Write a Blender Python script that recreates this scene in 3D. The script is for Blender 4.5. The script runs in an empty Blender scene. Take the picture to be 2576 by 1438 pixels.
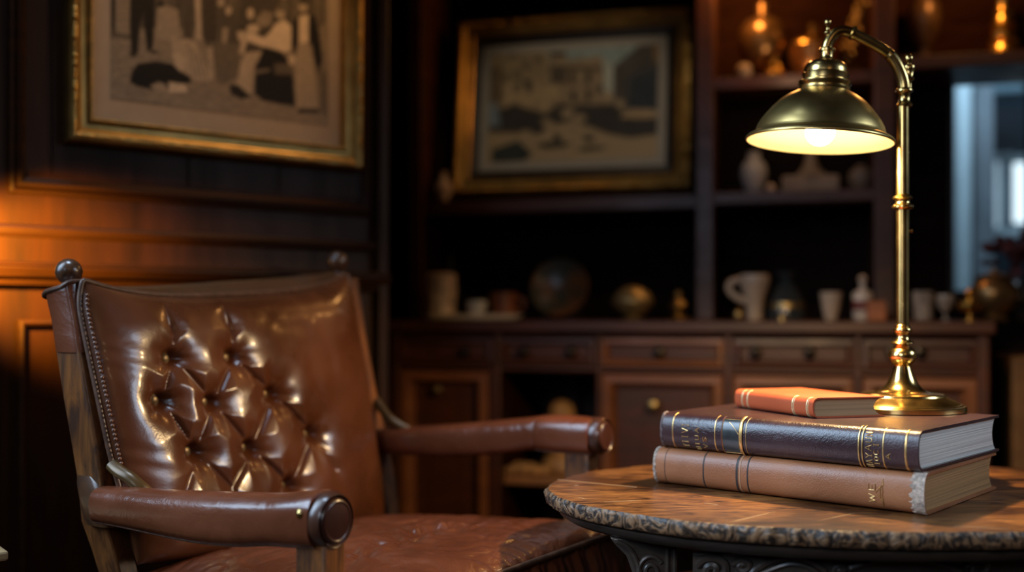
import bpy, math, random
import numpy as np
from mathutils import Vector, Matrix
random.seed(7)
rng = np.random.default_rng(7)
scene = bpy.context.scene
COL = scene.collection
PI = math.pi
# ------------------------------------------------------------------ camera model (2576 x 1438 frame)
CX, HY, F, CAMZ = 1288.0, 790.0, 2700.0, 0.80
CAM = Vector((0, 0, CAMZ))
def P(px, py, d):
    return Vector(((px-CX)/F*d, d, CAMZ-(py-HY)/F*d))
def zat(py, d): return CAMZ-(py-HY)/F*d
def proj(p):
    return (CX+F*p[0]/p[1], HY-F*(p[2]-CAMZ)/p[1])
cam_d = bpy.data.cameras.new('camera'); cam = bpy.data.objects.new('camera', cam_d); COL.objects.link(cam)
cam.location = CAM; cam.rotation_euler = (PI/2, 0, 0)
cam_d.sensor_width = 36; cam_d.lens = 36*F/2576; cam_d.shift_y = (HY-719)/2576
cam_d.clip_start = .02; cam_d.clip_end = 50
cam_d.dof.use_dof = True; cam_d.dof.focus_distance = 1.27; cam_d.dof.aperture_fstop = 1.55
scene.camera = cam
vs = scene.view_settings
vs.view_transform = 'Standard'; vs.look = 'None'; vs.exposure = 0.0; vs.gamma = 1.0; vs.use_curve_mapping = False
scene.cycles.use_denoising = True
scene.cycles.max_bounces = 6
scene.cycles.sample_clamp_indirect = 6.0
scene.cycles.caustics_reflective = False; scene.cycles.caustics_refractive = False

# ------------------------------------------------------------------ mesh helpers
class MB:
    def __init__(s): s.V = []; s.F = []; s.M = []
    def add(s, vs, fs, m=0):
        o = len(s.V); s.V += [Vector(v) for v in vs]
        for f in fs: s.F.append([o+i for i in f]); s.M.append(m)
        return s
    def grid(s, rows, cu=False, cv=False, m=0):
        n, k = len(rows), len(rows[0]); vs_ = [p for r in rows for p in r]; fs = []
        for i in range(n if cv else n-1):
            for j in range(k if cu else k-1):
                a = i*k+j; b = i*k+(j+1) % k; c = ((i+1) % n)*k+(j+1) % k; d = ((i+1) % n)*k+j
                fs.append([a, b, c, d])
        return s.add(vs_, fs, m)
    def loft(s, secs, cap=True, m=0):
        k = len(secs[0]); s.grid(secs, cu=True, m=m)
        if cap:
            s.add(secs[0], [list(range(k))[::-1]], m); s.add(secs[-1], [list(range(k))], m)
        return s
    def hexa(s, p, m=0):   # p: 8 points, bottom 4 (ccw) then top 4
        return s.add(p, [[3,2,1,0],[4,5,6,7],[0,1,5,4],[1,2,6,5],[2,3,7,6],[3,0,4,7]], m)
    def box(s, c, hx, hy, hz, X=Vector((1,0,0)), Y=Vector((0,1,0)), Z=Vector((0,0,1)), m=0):
        c = Vector(c)
        q = [c+X*(a*hx)+Y*(b*hy)+Z*(e*hz) for e in (-1,1) for a, b in ((-1,-1),(1,-1),(1,1),(-1,1))]
        return s.hexa(q, m)
    def lathe(s, o, prof, axis=Vector((0,0,1)), seg=48, ref=None, fx=1.0, m=0, cap=True):
        axis = Vector(axis).normalized(); o = Vector(o)
        ref = Vector(ref) if ref is not None else (Vector((1,0,0)) if abs(axis.x) < .9 else Vector((0,1,0)))
        X = (ref-axis*ref.dot(axis)).normalized(); Y = axis.cross(X)
        rows = [[o+axis*h+(X*math.cos(2*PI*i/seg)*fx+Y*math.sin(2*PI*i/seg))*max(r,1e-5) for i in range(seg)] for r, h in prof]
        s.grid(rows, cu=True, m=m)
        if cap and prof[0][0] > 1e-4: s.add(rows[0], [list(range(seg))[::-1]], m)
        if cap and prof[-1][0] > 1e-4: s.add(rows[-1], [list(range(seg))], m)
        return s
    def tube(s, path, r, seg=10, closed=False, m=0, flat=1.0):
        path = [Vector(p) for p in path]; n = len(path)
        rr = r if isinstance(r, (list, tuple)) else [r]*n
        T = []
        for i in range(n):
            a = path[(i-1) % n] if (closed or i > 0) else path[i]; b = path[(i+1) % n] if (closed or i < n-1) else path[i]
            T.append((b-a).normalized())
        N = T[0].orthogonal().normalized(); secs = []
        for i in range(n):
            N = (N-T[i]*N.dot(T[i])).normalized(); B = T[i].cross(N)
            secs.append([path[i]+(N*math.cos(2*PI*j/seg)+B*math.sin(2*PI*j/seg)*flat)*rr[i] for j in range(seg)])
        if closed: s.grid(secs, cu=True, cv=True, m=m)
        else: s.loft(secs, m=m)
        return s
    def ball(s, c, r, axis=Vector((0,0,1)), sq=1.0, seg=16, n=9, m=0):
        prof = [(r*math.sin(PI*i/n), -r*sq*math.cos(PI*i/n)) for i in range(n+1)]
        return s.lathe(c, prof, axis, seg, m=m)
    def prism(s, poly, vec, m=0):
        poly = [Vector(p) for p in poly]; vec = Vector(vec)
        return s.loft([poly, [p+vec for p in poly]], m=m)
def crom(pts, n=8, closed=False):
    pts = [np.array(p, float) for p in pts]; out = []; N = len(pts)
    for i in range(N if closed else N-1):
        g = (lambda k: pts[k % N]) if closed else (lambda k: pts[min(max(k, 0), N-1)])
        p0, p1, p2, p3 = g(i-1), g(i), g(i+1), g(i+2)
        for t in np.linspace(0, 1, n, endpoint=False):
            out.append(.5*((2*p1)+(-p0+p2)*t+(2*p0-5*p1+4*p2-p3)*t*t+(-p0+3*p1-3*p2+p3)*t**3))
    if not closed: out.append(pts[-1])
    return [Vector(o) if len(o) == 3 else tuple(o) for o in out]
def origin_of(o):
    while o is not None:
        if 'org' in ORG and o.name in ORG['org']: return ORG['org'][o.name]
        o = o.parent
    return Vector((0,0,0))
ORG = {'org': {}}
def tag(o, label=None, cat=None, group=None, kind=None):
    if label: o['label'] = label
    if cat: o['category'] = cat
    if group: o['group'] = group
    if kind: o['kind'] = kind
    return o
def thing(name, label, cat, loc, group=None):
    o = bpy.data.objects.new(name, None); COL.objects.link(o); o.location = loc; o.empty_display_size = .05
    ORG['org'][o.name] = Vector(loc)
    return tag(o, label, cat, group)
def obj(name, mb, mat, parent=None, smooth=38, bevel=0, org=None, attr=None, bseg=2):
    me = bpy.data.meshes.new(name)
    o = bpy.data.objects.new(name, me); COL.objects.link(o)
    if parent is not None:
        o.parent = parent; base = origin_of(parent)
    else:
        base = Vector(org) if org is not None else Vector((0,0,0)); o.location = base
        ORG['org'][o.name] = base
    me.from_pydata([v-base for v in mb.V], [], mb.F)
    mats = mat if isinstance(mat, (list, tuple)) else [mat]
    for m_ in mats: me.materials.append(m_)
    if len(mats) > 1: me.polygons.foreach_set('material_index', mb.M)
    me.update(); me.validate()
    if attr is not None:
        ca = me.color_attributes.new('Col', 'FLOAT_COLOR', 'POINT')
        ca.data.foreach_set('color', np.asarray(attr, np.float32).ravel())
    import bmesh
    bm = bmesh.new(); bm.from_mesh(me)
    bmesh.ops.remove_doubles(bm, verts=bm.verts, dist=2e-6)
    bmesh.ops.recalc_face_normals(bm, faces=bm.faces)
    bm.to_mesh(me); bm.free()
    if smooth:
        for p in me.polygons: p.use_smooth = True
        me.set_sharp_from_angle(angle=math.radians(smooth))
    if bevel:
        b = o.modifiers.new('bevel', 'BEVEL'); b.width = bevel; b.segments = bseg; b.limit_method = 'ANGLE'; b.angle_limit = math.radians(40)
        if smooth == 0:
            pass
    return o
def struct(name, mb, mat, **k): return tag(obj(name, mb, mat, **k), kind='structure')

# ------------------------------------------------------------------ materials
def newmat(name):
    m = bpy.data.materials.new(name); m.use_nodes = True
    nt = m.node_tree; b = nt.nodes['Principled BSDF']
    return m, nt, b, nt.nodes.new, nt.links.new
def plain(name, col, rough=.5, metal=0.0, coat=0, spec=None, noise=0.0, nscale=30, bump=0, bscale=200, roughvar=0, coatr=.1, sheen=0):
    m, nt, b, N, L = newmat(name)
    b.inputs['Base Color'].default_value = (*col, 1); b.inputs['Roughness'].default_value = rough; b.inputs['Metallic'].default_value = metal
    b.inputs['Coat Weight'].default_value = coat; b.inputs['Coat Roughness'].default_value = coatr
    if spec is not None: b.inputs['Specular IOR Level'].default_value = spec
    tc = N('ShaderNodeTexCoord')
    if noise or roughvar:
        nz = N('ShaderNodeTexNoise'); nz.inputs['Scale'].default_value = nscale; nz.inputs['Detail'].default_value = 6; L(tc.outputs['Object'], nz.inputs['Vector'])
        if noise:
            r = N('ShaderNodeValToRGB'); r.color_ramp.elements[0].position = .3; r.color_ramp.elements[1].position = .72
            r.color_ramp.elements[0].color = (*[c*(1-noise) for c in col], 1); r.color_ramp.elements[1].color = (*[min(1, c*(1+noise)) for c in col], 1)
            L(nz.outputs['Fac'], r.inputs['Fac']); L(r.outputs['Color'], b.inputs['Base Color'])
        if roughvar:
            mr = N('ShaderNodeMapRange'); mr.inputs['To Min'].default_value = rough-roughvar; mr.inputs['To Max'].default_value = rough+roughvar
            mr.inputs['From Min'].default_value = .3; mr.inputs['From Max'].default_value = .7
            L(nz.outputs['Fac'], mr.inputs['Value']); L(mr.outputs['Result'], b.inputs['Roughness'])
    if bump:
        n2 = N('ShaderNodeTexNoise'); n2.inputs['Scale'].default_value = bscale; n2.inputs['Detail'].default_value = 4; L(tc.outputs['Object'], n2.inputs['Vector'])
        bp = N('ShaderNodeBump'); bp.inputs['Strength'].default_value = bump; bp.inputs['Distance'].default_value = .002
        L(n2.outputs['Fac'], bp.inputs['Height']); L(bp.outputs['Normal'], b.inputs['Normal'])
    return m
def wood(name, c1, c2, stretch=(14, 14, 1.2), rough=.4, bump=.15, coat=0.0, scale=3.0, dist=.6, roughvar=.08, pos=(.32, .7), rot=(0,0,0)):
    m, nt, b, N, L = newmat(name)
    tc = N('ShaderNodeTexCoord'); mp = N('ShaderNodeMapping'); mp.inputs['Scale'].default_value = stretch; mp.inputs['Rotation'].default_value = rot
    L(tc.outputs['Object'], mp.inputs['Vector'])
    nz = N('ShaderNodeTexNoise'); nz.inputs['Scale'].default_value = scale; nz.inputs['Detail'].default_value = 9; nz.inputs['Roughness'].default_value = .65; nz.inputs['Distortion'].default_value = dist
    L(mp.outputs['Vector'], nz.inputs['Vector'])
    r = N('ShaderNodeValToRGB'); e = r.color_ramp.elements
    e[0].position, e[1].position = pos; e[0].color = (*c2, 1); e[1].color = (*c1, 1)
    L(nz.outputs['Fac'], r.inputs['Fac']); L(r.outputs['Color'], b.inputs['Base Color'])
    mr = N('ShaderNodeMapRange'); mr.inputs['From Min'].default_value = .3; mr.inputs['From Max'].default_value = .7
    mr.inputs['To Min'].default_value = rough+roughvar; mr.inputs['To Max'].default_value = rough-roughvar
    L(nz.outputs['Fac'], mr.inputs['Value']); L(mr.outputs['Result'], b.inputs['Roughness'])
    bp = N('ShaderNodeBump'); bp.inputs['Strength'].default_value = bump; bp.inputs['Distance'].default_value = .002
    L(nz.outputs['Fac'], bp.inputs['Height']); L(bp.outputs['Normal'], b.inputs['Normal'])
    b.inputs['Coat Weight'].default_value = coat; b.inputs['Coat Roughness'].default_value = .18
    return m
def leather(name, c1, c2, rough=.3, coat=.25, cr=.12, grain=.12, wr=.35, wscale=14, gscale=420):
    m, nt, b, N, L = newmat(name)
    tc = N('ShaderNodeTexCoord')
    nz = N('ShaderNodeTexNoise'); nz.inputs['Scale'].default_value = 9; nz.inputs['Detail'].default_value = 7; L(tc.outputs['Object'], nz.inputs['Vector'])
    r = N('ShaderNodeValToRGB'); e = r.color_ramp.elements; e[0].position = .3; e[1].position = .7; e[0].color = (*c2, 1); e[1].color = (*c1, 1)
    L(nz.outputs['Fac'], r.inputs['Fac']); L(r.outputs['Color'], b.inputs['Base Color'])
    mr = N('ShaderNodeMapRange'); mr.inputs['From Min'].default_value = .3; mr.inputs['From Max'].default_value = .7
    mr.inputs['To Min'].default_value = rough-.06; mr.inputs['To Max'].default_value = rough+.08
    L(nz.outputs['Fac'], mr.inputs['Value']); L(mr.outputs['Result'], b.inputs['Roughness'])
    v = N('ShaderNodeTexVoronoi'); v.inputs['Scale'].default_value = gscale; L(tc.outputs['Object'], v.inputs['Vector'])
    b1 = N('ShaderNodeBump'); b1.inputs['Strength'].default_value = grain; b1.inputs['Distance'].default_value = .0006; L(v.outputs['Distance'], b1.inputs['Height'])
    w = N('ShaderNodeTexNoise'); w.inputs['Scale'].default_value = wscale; w.inputs['Detail'].default_value = 5; w.inputs['Distortion'].default_value = 2.2; L(tc.outputs['Object'], w.inputs['Vector'])
    b2 = N('ShaderNodeBump'); b2.inputs['Strength'].default_value = wr; b2.inputs['Distance'].default_value = .006; L(w.outputs['Fac'], b2.inputs['Height'])
    L(b1.outputs['Normal'], b2.inputs['Normal']); L(b2.outputs['Normal'], b.inputs['Normal'])
    b.inputs['Coat Weight'].default_value = coat; b.inputs['Coat Roughness'].default_value = cr
    return m
def vcol(name, rough=.6, spec=.2):
    m, nt, b, N, L = newmat(name); a = N('ShaderNodeAttribute'); a.attribute_name = 'Col'
    L(a.outputs['Color'], b.inputs['Base Color']); b.inputs['Roughness'].default_value = rough; b.inputs['Specular IOR Level'].default_value = spec
    return m
def emit(name, col, s):
    m, nt, b, N, L = newmat(name); b.inputs['Base Color'].default_value = (.8,.8,.8,1)
    b.inputs['Emission Color'].default_value = (*col, 1); b.inputs['Emission Strength'].default_value = s
    return m
def glass(name, rough=0.0, col=(1,1,1), ior=1.45, thin=True):
    m, nt, b, N, L = newmat(name)
    nt.nodes.remove(b); out = nt.nodes['Material Output']
    tr = N('ShaderNodeBsdfTransparent'); tr.inputs['Color'].default_value = (*col, 1)
    gl = N('ShaderNodeBsdfGlossy'); gl.inputs['Roughness'].default_value = rough
    fr = N('ShaderNodeFresnel'); fr.inputs['IOR'].default_value = ior
    mx = N('ShaderNodeMixShader'); L(fr.outputs['Fac'], mx.inputs['Fac']); L(tr.outputs[0], mx.inputs[1]); L(gl.outputs[0], mx.inputs[2]); L(mx.outputs[0], out.inputs['Surface'])
    return m

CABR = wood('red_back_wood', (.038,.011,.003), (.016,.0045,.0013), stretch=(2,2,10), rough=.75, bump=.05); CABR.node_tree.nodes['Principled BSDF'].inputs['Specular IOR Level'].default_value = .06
PANEL = wood('panel_wood', (.042,.0145,.0042), (.015,.0055,.0020), stretch=(9,9,.8), rough=.46, coat=.0); PANEL.node_tree.nodes['Principled BSDF'].inputs['Specular IOR Level'].default_value = .22
MOULD = wood('moulding_wood', (.048,.017,.005), (.021,.0075,.0025), stretch=(2,2,14), rough=.42, coat=.0, bump=.06); MOULD.node_tree.nodes['Principled BSDF'].inputs['Specular IOR Level'].default_value = .3
CABW = wood('cabinet_wood', (.090,.025,.0085), (.038,.010,.004), stretch=(2,2,10), rough=.42, coat=.05, bump=.06)
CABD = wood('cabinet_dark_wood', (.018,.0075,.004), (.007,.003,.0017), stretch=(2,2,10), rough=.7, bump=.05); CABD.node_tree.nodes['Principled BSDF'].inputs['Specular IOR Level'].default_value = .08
CHW = wood('chair_wood', (.24,.085,.022), (.05,.018,.007), stretch=(10,10,2), rough=.38, coat=.1, scale=5, pos=(.4,.62))
LEA = leather('brown_leather', (.18,.050,.020), (.10,.027,.011), rough=.27, coat=.3)
LEAB = leather('back_leather', (.132,.040,.0135), (.070,.021,.0075), rough=.28, coat=.25, wr=.16, wscale=11)
LEAS = leather('seat_leather', (.155,.042,.017), (.09,.024,.0095), rough=.30, coat=.3, wr=.75, wscale=12)
LEAD = plain('dark_leather', (.055,.020,.011), rough=.3, coat=.3, noise=.3, nscale=40)
LEAC = leather('cap_leather', (.065,.020,.011), (.04,.012,.007), rough=.36, coat=.2, wr=.1)
WELT = plain('welt_leather', (.10,.045,.025), rough=.4, noise=.4, nscale=90)
BRASS = plain('aged_brass', (.62,.43,.16), rough=.24, metal=1, noise=.12, nscale=25, roughvar=.05)
BRASSS = plain('shade_brass', (.58,.41,.15), rough=.34, metal=1, noise=.10, nscale=18, roughvar=.06)
BRASSB = plain('bright_brass', (.80,.55,.20), rough=.20, metal=1, noise=.06, nscale=25, roughvar=.04)
BRASSD = plain('dull_brass', (.40,.27,.11), rough=.4, metal=1, noise=.25, nscale=60)
GOLD = plain('gilt_wood', (.55,.33,.09), rough=.36, metal=.9, noise=.35, nscale=60, bump=.5, bscale=160)
GOLD2 = plain('smooth_gilt', (.36,.22,.065), rough=.34, metal=.85, noise=.3, nscale=20, bump=.12, bscale=60)
MATB = plain('cream_mat', (.46,.34,.22), rough=.8, noise=.05)
MATB2 = plain('grey_mat', (.62,.56,.46), rough=.8, noise=.05)
BLACKW = plain('black_wood', (.012,.008,.006), rough=.45, noise=.3)
GLASS = glass('picture_glass', 0.01)
WHITE = plain('shade_lining_white', (.80,.72,.46), rough=.6)
BULB = emit('bulb_glow', (1, .74, .36), 75)

# ================================================================== the room
class Plane:
    """vertical plane through (px, d) whose horizontals vanish at picture column vx"""
    def __init__(s, px, d, vx):
        s.o = Vector(((px-CX)/F*d, d, 0)); e = Vector(((vx-CX)/F, 1, 0)).normalized()
        s.e = e if e.x > 0 else -e
        s.n = Vector((s.e.y, -s.e.x, 0))
        if s.n.y > 0: s.n = -s.n
    def hit(s, px, py, off=0):
        dv = Vector(((px-CX)/F, 1, -(py-HY)/F)); o = s.o+s.n*off
        t = (o-CAM).dot(s.n)/dv.dot(s.n)
        return CAM+dv*t
    def s_of(s, px, off=0): return (s.hit(px, HY, off)-s.o).dot(s.e)
    def d_of(s, px, off=0): return s.hit(px, HY, off).y
    def pt(s, a, z, off=0): return s.o+s.e*a+s.n*off+Vector((0,0,z))
    def bar(s, mb, a0, a1, z0, z1, o0, o1, m=0):
        q = [s.pt(a, z, o) for z in (z0, z1) for a, o in ((a0,o1),(a1,o1),(a1,o0),(a0,o0))]
        return mb.hexa(q, m)
LW = Plane(0, 1.65, 4500)        # panelled wall on the left
BW = Plane(1000, 3.02, -9000)    # back wall behind the bookcase
CEIL = 2.7
# left wall: from the west corner to the pilaster at column 965
XW = -1.1
a_w = (XW-LW.o.x)/LW.e.x
a_e = LW.s_of(962)
mb = MB(); LW.bar(mb, a_w-.05, a_e, 0, CEIL, -.10, 0); struct('wall_left', mb, PANEL, smooth=0)
# short return wall between the panelled wall and the bookcase
pL = LW.pt(a_e, 0, -.10); pB = BW.pt(BW.s_of(1000)-.25, 0, -.02)
mb = MB(); mb.hexa([LW.pt(a_e,0,-.005), LW.pt(a_e,0,-.1)+Vector((0,.0,0)), pB+Vector((-.1,.1,0)), pB+Vector((0,0,0))]+[v+Vector((0,0,CEIL)) for v in (LW.pt(a_e,0,-.005), LW.pt(a_e,0,-.1), pB+Vector((-.1,.1,0)), pB)])
struct('wall_return', mb, PANEL, smooth=0)
def zl(px, py, off=0): return LW.hit(px, py, off).z
# horizontal mouldings: profile swept along the wall
def moulding(name, a0, a1, prof, mat=MOULD):
    mb = MB(); mb.loft([[LW.pt(a, z, o) for z, o in prof] for a in (a0, a1)]); return struct(name, mb, mat, smooth=30)
z1 = zl(0, 574)   # upper rail
moulding('trim_1', a_w, a_e, [(z1-.012,0),(z1-.012,.006),(z1-.006,.012),(z1+.002,.014),(z1+.006,.010),(z1+.008,.0)])
z2 = zl(0, 688)
zt, zb_ = zl(0, 655), zl(0, 716)
hh = zt-zb_
moulding('trim_2', a_w, a_e, [(zb_,0),(zb_,.016),(zb_+hh*.16,.019),(zb_+hh*.22,.015),(zb_+hh*.30,.013),(zb_+hh*.34,.026),(zb_+hh*.66,.034),(zb_+hh*.72,.024),(zb_+hh*.77,.024),(zb_+hh*.82,.029),(zb_+hh*.95,.022),(zt,.010),(zt,0)])
def rectframe(mb, pl, a0, a1, z0, z1, prof, m=0):
    """mitred frame: prof = (inset, height) from the outside edge in"""
    rows = [[pl.pt(a0+w, z0+w, h), pl.pt(a1-w, z0+w, h), pl.pt(a1-w, z1-w, h), pl.pt(a0+w, z1-w, h)] for w, h in prof]
    return mb.grid(rows, cu=True, m=m)
# raised moulding round the upper panel
aL = LW.s_of(18); aR = LW.s_of(966)-.03; zU = zl(18, 486)
mb = MB(); rectframe(mb, LW, aL, aR, zU, 2.5, [(0,0),(.002,.008),(.007,.010),(.010,.006),(.012,.012),(.018,.014),(.022,.008),(.026,.004),(.028,0)])
struct('trim_3', mb, MOULD, smooth=30)
# plank joints of the upper panel (thin raised boards)
mb = MB()
for pa, pb in ((52, 128), (130, 470), (472, 700), (702, 935)):
    LW.bar(mb, LW.s_of(pa), LW.s_of(pb), zU+.034, 2.45, 0, .0025)
struct('trim_4', mb, PANEL, smooth=0, bevel=.001)
# lower panel moulding
aL2 = LW.s_of(43); zU2 = zl(43, 803)
mb = MB(); rectframe(mb, LW, aL2, aL2+.46, .18, zU2, [(0,0),(.001,.010),(.006,.012),(.010,.009),(.014,-.002),(.022,-.004)])
rectframe(mb, LW, aL2-.62, aL2-.10, .18, zU2, [(0,0),(.001,.010),(.006,.012),(.010,.009),(.014,-.002),(.022,-.004)])
struct('trim_5', mb, MOULD, smooth=30)
mb = MB(); LW.bar(mb, a_w, a_e, 0, .12, 0, .018); struct('baseboard_left', mb, MOULD, smooth=0, bevel=.003)
# pilaster at the end of the panelled wall
mb = MB(); LW.bar(mb, LW.s_of(938), LW.s_of(964), 0, CEIL, 0, .022); struct('trim_6', mb, PANEL, smooth=0, bevel=.004)
# floor, ceiling, remaining walls
FLOORM = wood('floor_wood', (.07,.032,.014), (.03,.012,.006), stretch=(10,1,1), rough=.4)
mb = MB(); mb.box((.4,.6,-.03), 2.6, 3.4, .03); struct('floor', mb, FLOORM, smooth=0)
CEILM = plain('ceiling_paint', (.10,.075,.05), rough=.8)
mb = MB(); mb.box((.4,.6,CEIL+.03), 2.6, 3.4, .03); struct('ceiling', mb, CEILM, smooth=0)
DARKW = plain('dark_wall_paint', (.22,.15,.10), rough=.7, noise=.2)
# west wall with the daylight window (out of frame, left of the camera)
WY0, WY1, WZ0, WZ1 = .62, 1.32, .74, 2.25
y_c = (LW.pt(a_w, 0)).y
mb = MB()
mb.box((XW-.05,(WY1+y_c+.1)/2,CEIL/2), .05, (y_c+.1-WY1)/2, CEIL/2); mb.box((XW-.05,(-2.3+WY0)/2,CEIL/2), .05, (WY0+2.3)/2, CEIL/2)
mb.box((XW-.05,(WY0+WY1)/2,WZ0/2), .05, (WY1-WY0)/2, WZ0/2); mb.box((XW-.05,(WY0+WY1)/2,(WZ1+CEIL)/2), .05, (WY1-WY0)/2, (CEIL-WZ1)/2)
struct('wall_west', mb, DARKW, smooth=0)
mb = MB()
for y in (WY0, (WY0*2+WY1)/3, (WY0+WY1*2)/3, WY1): mb.box((XW-.04,y,(WZ0+WZ1)/2), .02, .022, (WZ1-WZ0)/2)
for z in (WZ0, (WZ0+WZ1)/2+.15, WZ1): mb.box((XW-.04,(WY0+WY1)/2,z), .02, (WY1-WY0)/2, .022)
struct('window_1', mb, BLACKW, smooth=0)
VY0, VY1 = -1.0, -.25
mb = MB()
for y in (VY0, (VY0+VY1)/2, VY1): mb.box((XW+.004,y,(WZ0+WZ1)/2), .012, .02, (WZ1-WZ0)/2)
for z in (WZ0, (WZ0+WZ1)/2+.15, WZ1): mb.box((XW+.004,(VY0+VY1)/2,z), .012, (VY1-VY0)/2, .02)
struct('added_window', mb, BLACKW, smooth=0)  # unseen second west window, added to go with the rear fill light
mb = MB()
for y in (.25, .85, 1.45): mb.box((2.49,y,1.6), .012, .02, .6)
for z in (1.0, 1.6, 2.2): mb.box((2.49,.85,z), .012, .6, .02)
struct('window_7', mb, BLACKW, smooth=0)
mb = MB(); mb.box((.5,-2.35,CEIL/2), 2.2, .05, CEIL/2); struct('wall_rear', mb, DARKW, smooth=0)
mb = MB(); mb.box((2.55,.5,CEIL/2), .05, 2.9, CEIL/2); struct('wall_east', mb, DARKW, smooth=0)

# ================================================================== back wall with a glazed opening on the right
aO0, aO1 = BW.s_of(2398), BW.s_of(2600); zO0, zO1 = BW.hit(2480, 730).z, BW.hit(2400, 196).z
aB0, aB1 = BW.s_of(1000)-.3, BW.s_of(3400)
mb = MB()
BW.bar(mb, aB0, aO0, 0, CEIL, -.1, 0); BW.bar(mb, aO1, aB1, 0, CEIL, -.1, 0)
BW.bar(mb, aO0, aO1, 0, zO0, -.1, 0); BW.bar(mb, aO0, aO1, zO1, CEIL, -.1, 0)
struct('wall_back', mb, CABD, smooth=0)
mb = MB(); rectframe(mb, BW, aO0-.012, aO1+.02, zO0-.012, zO1+.012, [(0,0),(0,.012),(.012,.012),(.014,-.1)]); struct('window_2', mb, BLACKW, smooth=0)
mb = MB(); BW.bar(mb, aO0, aO1, zO0, zO1, -.055, -.05); pane = obj('pane', mb, GLASS, bpy.data.objects['window_2'], smooth=0)
# the blue-grey daylit room beyond the glass
ANX = plain('annex_plaster', (.20,.30,.36), rough=.8, noise=.25, nscale=4)
ANXD = plain('annex_dark', (.03,.05,.07), rough=.8, noise=.3, nscale=5)
ANXW = plain('annex_pale', (.55,.66,.72), rough=.8, noise=.12, nscale=8)
OA = -1.5
mb = MB(); BW.bar(mb, BW.s_of(2200, OA), BW.s_of(2900, OA), 0, CEIL, OA-.05, OA); struct('wall_annex', mb, ANXD, smooth=0)
mb = MB(); BW.bar(mb, BW.s_of(2300, OA), BW.s_of(2900, OA), CEIL-.5, CEIL-.45, OA, -.1); struct('ceiling_annex', mb, ANX, smooth=0)
mb = MB(); BW.bar(mb, BW.s_of(2300, OA), BW.s_of(2900, OA), -.05, 0, OA, -.1); struct('floor_annex', mb, ANXD, smooth=0)
def annex_col(n, p0, p1, q0, q1, off, mat):
    mb = MB(); BW.bar(mb, BW.s_of(p0, off), BW.s_of(p1, off), BW.hit(p0, q1, off).z, BW.hit(p0, q0, off).z, off-.08, off)
    return struct(n, mb, mat, smooth=0, bevel=.01)
annex_col('trim_7', 2404, 2446, 200, 740, -.75, ANXW)
annex_col('trim_8', 2452, 2502, 215, 740, -1.0, plain('annex_grey', (.26,.30,.34), rough=.8, noise=.2, nscale=6))
annex_col('trim_9', 2440, 2580, 215, 240, -1.1, ANX)
annex_col('trim_10', 2500, 2580, 575, 600, -1.2, ANXW)
def annex_win(n, p0, p1, q0, q1, s, col):
    off = OA+.01
    mb = MB(); rectframe(mb, BW, BW.s_of(p0,off)-.03, BW.s_of(p1,off)+.03, BW.hit(p0,q1,off).z-.03, BW.hit(p0,q0,off).z+.03, [(0,off),(0,off+.03),(.03,off+.03),(.03,off)])
    w = struct(n, mb, ANXW, smooth=0)
    mb = MB(); BW.bar(mb, BW.s_of(p0,off), BW.s_of(p1,off), BW.hit(p0,q1,off).z, BW.hit(p0,q0,off).z, off, off+.012); obj('pane', mb, emit('daylit_pane_'+n, col, s), w, smooth=0)
annex_win('window_3', 2534, 2600, 412, 562, 1.3, (.75,.92,1))
annex_win('window_4', 2500, 2524, 408, 572, .42, (.55,.75,.9))

# ================================================================== bookcase and sideboard
# bookcase (upper part): fronts 0.24 in front of the back wall
FO = .24
zc = lambda px, py, off=FO: BW.hit(px, py, off).z
zSB = zat(806, BW.d_of(1400, .46))            # sideboard top surface
book_c = thing('bookcase', 'tall dark wooden open bookcase standing on the long sideboard', 'bookcase', BW.pt(BW.s_of(1750), zSB, .1))
def upright(px0, px1, name='upright'):
    mb = MB(); BW.bar(mb, BW.s_of(px0, FO), BW.s_of(px1, FO), zSB, CEIL-.15, .02, FO); obj(name, mb, CABW, book_c, smooth=0, bevel=.003)
upright(1028, 1062); upright(1750, 1795); upright(2200, 2252)
def shelf(p0, p1, ytop, ybot, ref, mat=CABW):
    zt_, zb2 = zc(ref, ytop), zc(ref, ybot)
    mb = MB(); BW.bar(mb, BW.s_of(p0, FO), BW.s_of(p1, FO), zb2, zt_, .02, FO-.004); obj('shelf', mb, mat, book_c, smooth=0, bevel=.002); return zt_
zA = shelf(1062, 1750, 497, 530, 1400)
zBs = shelf(1795, 2200, 478, 508, 2000)
zCs = shelf(1795, 2200, 184, 214, 2000)
zDs = shelf(2252, 2700, 132, 165, 2430)
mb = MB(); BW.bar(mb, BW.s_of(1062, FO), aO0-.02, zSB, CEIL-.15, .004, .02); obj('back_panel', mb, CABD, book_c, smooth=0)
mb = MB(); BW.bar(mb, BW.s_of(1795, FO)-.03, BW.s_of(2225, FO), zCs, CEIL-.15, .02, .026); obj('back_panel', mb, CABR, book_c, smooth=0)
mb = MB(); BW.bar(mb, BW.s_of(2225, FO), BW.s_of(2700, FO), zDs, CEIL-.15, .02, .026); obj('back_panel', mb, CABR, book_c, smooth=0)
mb = MB(); BW.bar(mb, BW.s_of(1028, FO), BW.s_of(2700, FO), CEIL-.15, CEIL-.02, .02, FO+.03); obj('cornice', mb, CABW, book_c, smooth=0, bevel=.006)

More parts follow.
